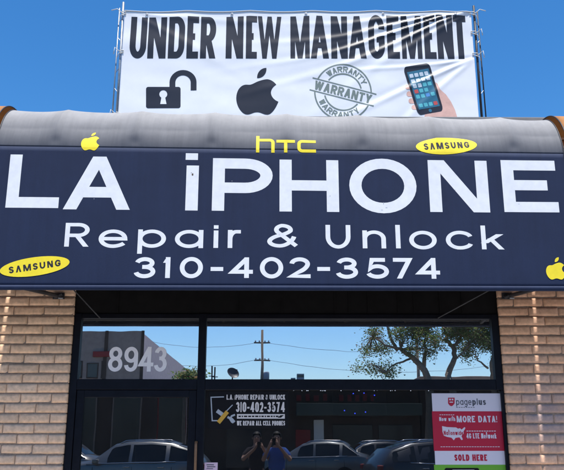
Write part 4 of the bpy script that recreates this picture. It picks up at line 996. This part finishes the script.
# ------------------------------------------------------------------ cars
def make_car(paint, label, hatch=True, scale=1.1):
    e = empty('parked_car', (0, 0, 0), label=label, cat='car', group='cars parked across the road')
    # stations along the car: x, sill z, belt z, roof z, half width, roof half width
    st = [(-2.15, .42, .62, .70, .62, .45), (-2.08, .30, .70, .84, .78, .60), (-1.75, .24, .84, .95, .86, .70), (-1.1, .22, .93, 1.02, .89, .72), (-.85, .22, .95, 1.06, .89, .70), (-.25, .22, .97, 1.46, .89, .60), (.1, .22, .97, 1.53, .89, .60),
          (.7, .22, .98, 1.55, .89, .60), (1.25, .22, 1.0, 1.50, .89, .58), (1.75, .24, 1.02, 1.36 if hatch else 1.14, .87, .58 if hatch else .66), (2.05, .28, .98, 1.06, .83, .66), (2.15, .40, .80, .92, .76, .62), (2.18, .45, .62, .70, .66, .5)]
    def ringp(s):
        x, zs, zb, zr, w_, wr = s; m_ = (zs+zb)/2
        h = [(w_*.86, zs), (w_*.98, zs+.08), (w_, m_), (w_*.985, zb-.06), (w_*.96, zb), (wr*1.08, zr-.07), (wr*.9, zr-.015), (0, zr)]
        return [(x, a, z) for a, z in h]+[(x, -a, z) for a, z in h[-2::-1]]
    rings = [ringp(s) for s in st]; n = len(rings[0]); V = [v for r_ in rings for v in r_]; F = []
    for i in range(len(rings)-1):
        for k in range(n): F.append((i*n+k, i*n+(k+1) % n, (i+1)*n+(k+1) % n, (i+1)*n+k))
    F.append(tuple(range(n))); F.append(tuple((len(rings)-1)*n+k for k in range(n))[::-1])
    b = MB(); b.add(V, F); b.build('body', paint, e, smooth=True)
    def P(i, f, k, g_, off):          # point between stations i,i+1 (f) and ring points k,k+1 (g_)
        a = Vector(rings[i][k]).lerp(Vector(rings[i][k+1]), g_); c = Vector(rings[i+1][k]).lerp(Vector(rings[i+1][k+1]), g_); return a.lerp(c, f)+off
    for sg in (1, -1):
        for (ia, fa, ib, fb) in ((4, .75, 6, .1), (6, .25, 7, .75), (7, .95, 9, .25)):
            b = MB(); pts = []
            cols = []
            i, f = ia, fa
            seq = [(ia, fa)]+[(j, 0.0) for j in range(ia+1, ib+1)]+[(ib, fb)]
            for (i, f) in seq:
                o_ = Vector((0, .008, .002)); lo_ = P(i, f, 4, .06, o_); hi_ = P(i, f, 4, .92, o_); mid = P(i, f, 4, .5, o_)
                cols.append([Vector((v.x, v.y*sg, v.z)) for v in (lo_, mid, hi_)])
            for c0, c1_ in zip(cols, cols[1:]):
                for r_ in (0, 1): b.add([c0[r_], c1_[r_], c1_[r_+1], c0[r_+1]], [(0, 1, 2, 3)])
            b.build('side_window', M['carglass'], e, smooth=True)
    for (i, f0, f1, nm) in ((4, .08, .96, 'windscreen'), (8 if hatch else 8, .35, .98, 'rear_window'), ):
        b = MB(); rows = []
        for t in (f0, (f0+f1)/2, f1):
            rows.append([Vector((0, 0, 0))+P(i, t, 5, .35, Vector((-.004 if i < 6 else .004, 0, .008))), P(i, t, 6, .2, Vector((0, 0, .008))), P(i, t, 6, .999, Vector((0, 0, .008)))])
        full = [[*r_, *[Vector((v.x, -v.y, v.z)) for v in r_[-2::-1]]] for r_ in rows]
        for r0, r1 in zip(full, full[1:]):
            for k in range(len(r0)-1): b.add([r0[k], r0[k+1], r1[k+1], r1[k]], [(0, 1, 2, 3)])
        b.build(nm, M['carglass'], e, smooth=True)
    for x_ in (-1.35, 1.3):
        for sg in (1, -1):
            mt = Matrix.Translation((x_, sg*.80, .33)) @ Matrix.Rotation(-sg*math.pi/2, 4, 'X')
            b = MB(); b.lathe([(.20, -.1), (.31, -.1), (.33, -.07), (.33, .07), (.31, .1), (.20, .1)], 22, mt); wh = b.build('wheel', M['rubber'], e, smooth=True)
            b = MB(); b.lathe([(.0001, .07), (.06, .09), (.17, .07), (.2, .1), (.2, -.1)], 22, mt); b.build('rim', M['chrome'], wh, smooth=True)
    for sg in (1, -1):
        b = MB(); b.box((-2.10, sg*.64-.16, .66), (-1.98, sg*.64+.16, .78), .03); b.build('headlight', M['chrome'], e)
        b = MB(); b.box((2.06, sg*.66-.13, .82), (2.17, sg*.66+.1, .95), .03); b.build('tail_light', M['red'], e)
        trim = [P(i, f, 4, .0, Vector((0, .012, .004))) for i, f in ((3, .6), (4, .5), (5, .3), (6, .5), (7, .5), (8, .3))]
        b = MB(); b.tube([Vector((v.x, v.y*sg, v.z)) for v in trim], .014, 6); b.build('belt_trim', M['chrome'], e, smooth=True)
        rail = [P(i, f, 5, .8, Vector((0, 0, o_))) for i, f, o_ in ((5, .3, .0), (5, .7, .045), (6, .5, .05), (7, .5, .05), (7, .95, .0))]
        b = MB(); b.tube([Vector((v.x, v.y*sg, v.z)) for v in rail], .016, 6); b.build('roof_rail', M['chrome'], e, smooth=True)
        for x_ in (.12, 1.02):
            b = MB(); b.box((x_-.09, sg*.895-.022, .86), (x_+.09, sg*.895+.022, .885), .008); b.build('door_handle', M['chrome'], e)
        for x_ in (-.78, .27, 1.3):
            b = MB(); b.tube([(x_, sg*.872, .36), (x_, sg*.893, .6), (x_, sg*.882, .88)], .006, 4); b.build('door_seam', M['rubber'], e)
        b = MB(); b.box((-.75, sg*.98-.09, .96), (-.60, sg*.98+.09, 1.08), .03); b.build('mirror', paint, e)
    e.scale = (scale,)*3; return e
def copy_tree(o, parent=None, swap=None):
    c = o.copy(); COL.objects.link(c)
    if parent: c.parent = parent
    for ch in list(o.children): copy_tree(ch, c)
    return c
silver = mat('silver_paint', (.31, .30, .285), .3, .5, metal=.7, coat=.6); darkp = mat('dark_grey_paint', (.04, .042, .05), .3, .5, metal=.4, coat=.6); greyp = mat('grey_paint', (.16, .165, .17), .3, .5, metal=.5, coat=.6)
def place(car, px, D, rz):
    p = mir(px, 450, D); car.location = (p.x, -D, -.16); car.rotation_euler = (0, 0, rz)
place(make_car(silver, 'silver hatchback parked across the road, facing the brick pier side'), 131, 15.6, R(4)); 
place(make_car(silver, 'silver car parked behind the hatchback, only its rear showing past the pier', False), 35, 19, R(3))
place(make_car(greyp, 'light grey car parked across the road near the two people', False), 312, 24, R(12))
place(make_car(darkp, 'dark grey car parked across the road in front of the low shop row', False), 366, 25, R(-6))
place(make_car(darkp, 'dark grey hatchback nearest the poster in the window reflection'), 448, 14.5, R(168))

# ------------------------------------------------------------------ people taking the picture
def skin(name, nodes, edges, radii, m, parent, root=0, sub=2):
    me = bpy.data.meshes.new(name); me.from_pydata([tuple(v) for v in nodes], edges, []); o = bpy.data.objects.new('tmp', me); COL.objects.link(o)
    md = o.modifiers.new('s', 'SKIN'); md.use_smooth_shade = True
    for i, v in enumerate(me.skin_vertices[0].data):
        r_ = radii[i]; v.radius = (r_, r_) if not isinstance(r_, tuple) else r_; v.use_root = (i == root)
    o.modifiers.new('d', 'SUBSURF').levels = sub
    dg = bpy.context.evaluated_depsgraph_get(); dg.update(); nm = bpy.data.meshes.new_from_object(o.evaluated_get(dg)); bpy.data.objects.remove(o)
    nm.polygons.foreach_set('use_smooth', [True]*len(nm.polygons)); nm.materials.clear()
    return link(name, nm, m, parent)
def person(loc, shirtm, label, phone_at):
    e = empty('person', loc, label=label, cat='person'); sk_ = M['skin']
    N = []; Rr = []; E_ = []
    def v(p, r_, par=None):
        N.append(Vector(p)); Rr.append(r_); i = len(N)-1
        if par is not None: E_.append((par, i))
        return i
    pel = v((0, 0, .95), (.15, .11)); ab = v((0, .01, 1.12), (.14, .10), pel); ch = v((0, 0, 1.32), (.165, .11), ab); nk = v((0, .01, 1.47), .06, ch); hd0 = v((0, .02, 1.55), .065, nk); hd = v((0, .025, 1.63), (.078, .092), hd0); top = v((0, .01, 1.71), (.06, .075), hd)
    ph_ = (Vector(phone_at)-Vector(loc))/1.055; e.scale = (1.055,)*3
    for s in (-1, 1):
        sh = v((s*.17, 0, 1.40), .062, ch); el = v((s*.27, .17, 1.22), .043, sh); wr = v((ph_.x+s*.075, ph_.y-.05, ph_.z-.06), .028, el); pm = v((ph_.x+s*.06, ph_.y-.02, ph_.z-.01), (.03, .02), wr)
        for k in range(4):
            f1 = v((ph_.x+s*(.055+.002*k), ph_.y-.035, ph_.z+.035-k*.019), .0085, pm); f2 = v((ph_.x+s*.03, ph_.y-.040, ph_.z+.038-k*.019), .008, f1)
        t1 = v((ph_.x+s*.05, ph_.y+.008, ph_.z-.02), .010, pm); v((ph_.x+s*.03, ph_.y+.012, ph_.z+.01), .009, t1)
        hp_ = v((s*.09, 0, .88), .085, pel); kn = v((s*.11, .02, .48), .06, hp_); an_ = v((s*.12, -.02, .09), .042, kn); v((s*.13, .14, .03), .035, an_)
    skin('body', N, E_, Rr, sk_, e)
    N, Rr, E_ = [], [], []
    pel = v((0, 0, .92), (.175, .135)); ab = v((0, .01, 1.12), (.168, .128), pel); ch = v((0, 0, 1.33), (.185, .13), ab); nk = v((0, .01, 1.45), .08, ch)
    for s in (-1, 1): sh = v((s*.17, 0, 1.40), .08, ch); v((s*.245, .12, 1.265), .063, sh)
    skin('shirt', N, E_, Rr, shirtm, e)
    N, Rr, E_ = [], [], []
    pel = v((0, 0, .95), (.165, .125))
    for s in (-1, 1): hp_ = v((s*.09, 0, .86), .10, pel); kn = v((s*.11, .02, .48), .076, hp_); v((s*.12, -.02, .1), .062, kn)
    skin('trousers', N, E_, Rr, M['jeans'], e)
    b = MB(); bmx = bmesh.new(); bmesh.ops.create_uvsphere(bmx, u_segments=18, v_segments=12, radius=1)
    bmesh.ops.delete(bmx, geom=[v_ for v_ in bmx.verts if v_.co.z < -.1 and v_.co.y > -.3 or v_.co.z < .35 and v_.co.y > .55], context='VERTS')
    for v_ in bmx.verts: v_.co = (v_.co.x*.092, .005+v_.co.y*.108, 1.675+v_.co.z*.095)
    b.bm(bmx); b.build('hair', M['hair'], e, smooth=True)
    for s in (-1, 1):
        b = MB(); b.lathe([(.0001, .012), (.009, .008), (.0105, 0)], 10, Matrix.Translation((s*.032, .108, 1.645)) @ Matrix.Rotation(-math.pi/2, 4, 'X')); b.build('eye', M['eye'], e, smooth=True)
        b = MB(); b.lathe([(.0001, .012), (.018, .009), (.025, 0), (.018, -.006), (.0001, -.008)], 12, Matrix.Translation((s*.083, .015, 1.635)) @ Matrix.Rotation(s*math.pi/2, 4, 'Y')); b.build('ear', sk_, e, smooth=True)
        b = MB(); b.box((s*.13-.045, -.09, .0), (s*.13+.045, .19, .075), .025); b.build('shoe', M['rubber'], e)
    b = MB(); b.tube([(0, .11, 1.655), (0, .132, 1.615), (0, .118, 1.605)], [.007, .014, .008], 8); b.build('nose', sk_, e, smooth=True)
    b = MB(); b.tube([(-.022, .108, 1.577), (0, .116, 1.575), (.022, .108, 1.577)], [.003, .006, .003], 8); b.build('mouth', M['lips'], e, smooth=True)
    return e
M['skin'] = mat('skin', (.45, .25, .17), .55, .3, nscale=20, namt=.06); M['hair'] = mat('hair', (.02, .014, .01), .6, .3); M['eye'] = mat('eye', (.05, .03, .02), .2, .5); M['lips'] = mat('lips', (.35, .12, .1), .5, .3)
M['jeans'] = mat('jeans', (.03, .04, .08), .85, .1, nscale=30, namt=.15); M['blueshirt'] = mat('blue_shirt', (.06, .13, .42), .85, .1, nscale=25, namt=.08); M['darkshirt'] = mat('dark_shirt', (.035, .03, .035), .85, .1)
def phone(p, label):
    b = MB(); b.box((p[0]-.034, p[1]-.009, p[2]-.066), (p[0]+.034, p[1]-.001, p[2]+.066), .003); o = b.build('mobile_phone', M['signblack'], None, label=label, cat='phone'); return o
pc = Vector((CAM.x, CAM.y-.012, CAM.z)); phone(pc, 'black phone held up by the person in the blue shirt')
person(Vector((.06, CAM.y-.47, -.156)), M['blueshirt'], 'person in a blue shirt holding up a phone to photograph the shop', pc)
pc2 = Vector((-.30, CAM.y-.25, 1.43)); phone(pc2, 'black phone held up by the person in the dark shirt')
person(Vector((-.36, CAM.y-.72, -.156)), M['darkshirt'], 'person in a dark shirt holding up a phone beside the blue shirted person', pc2)
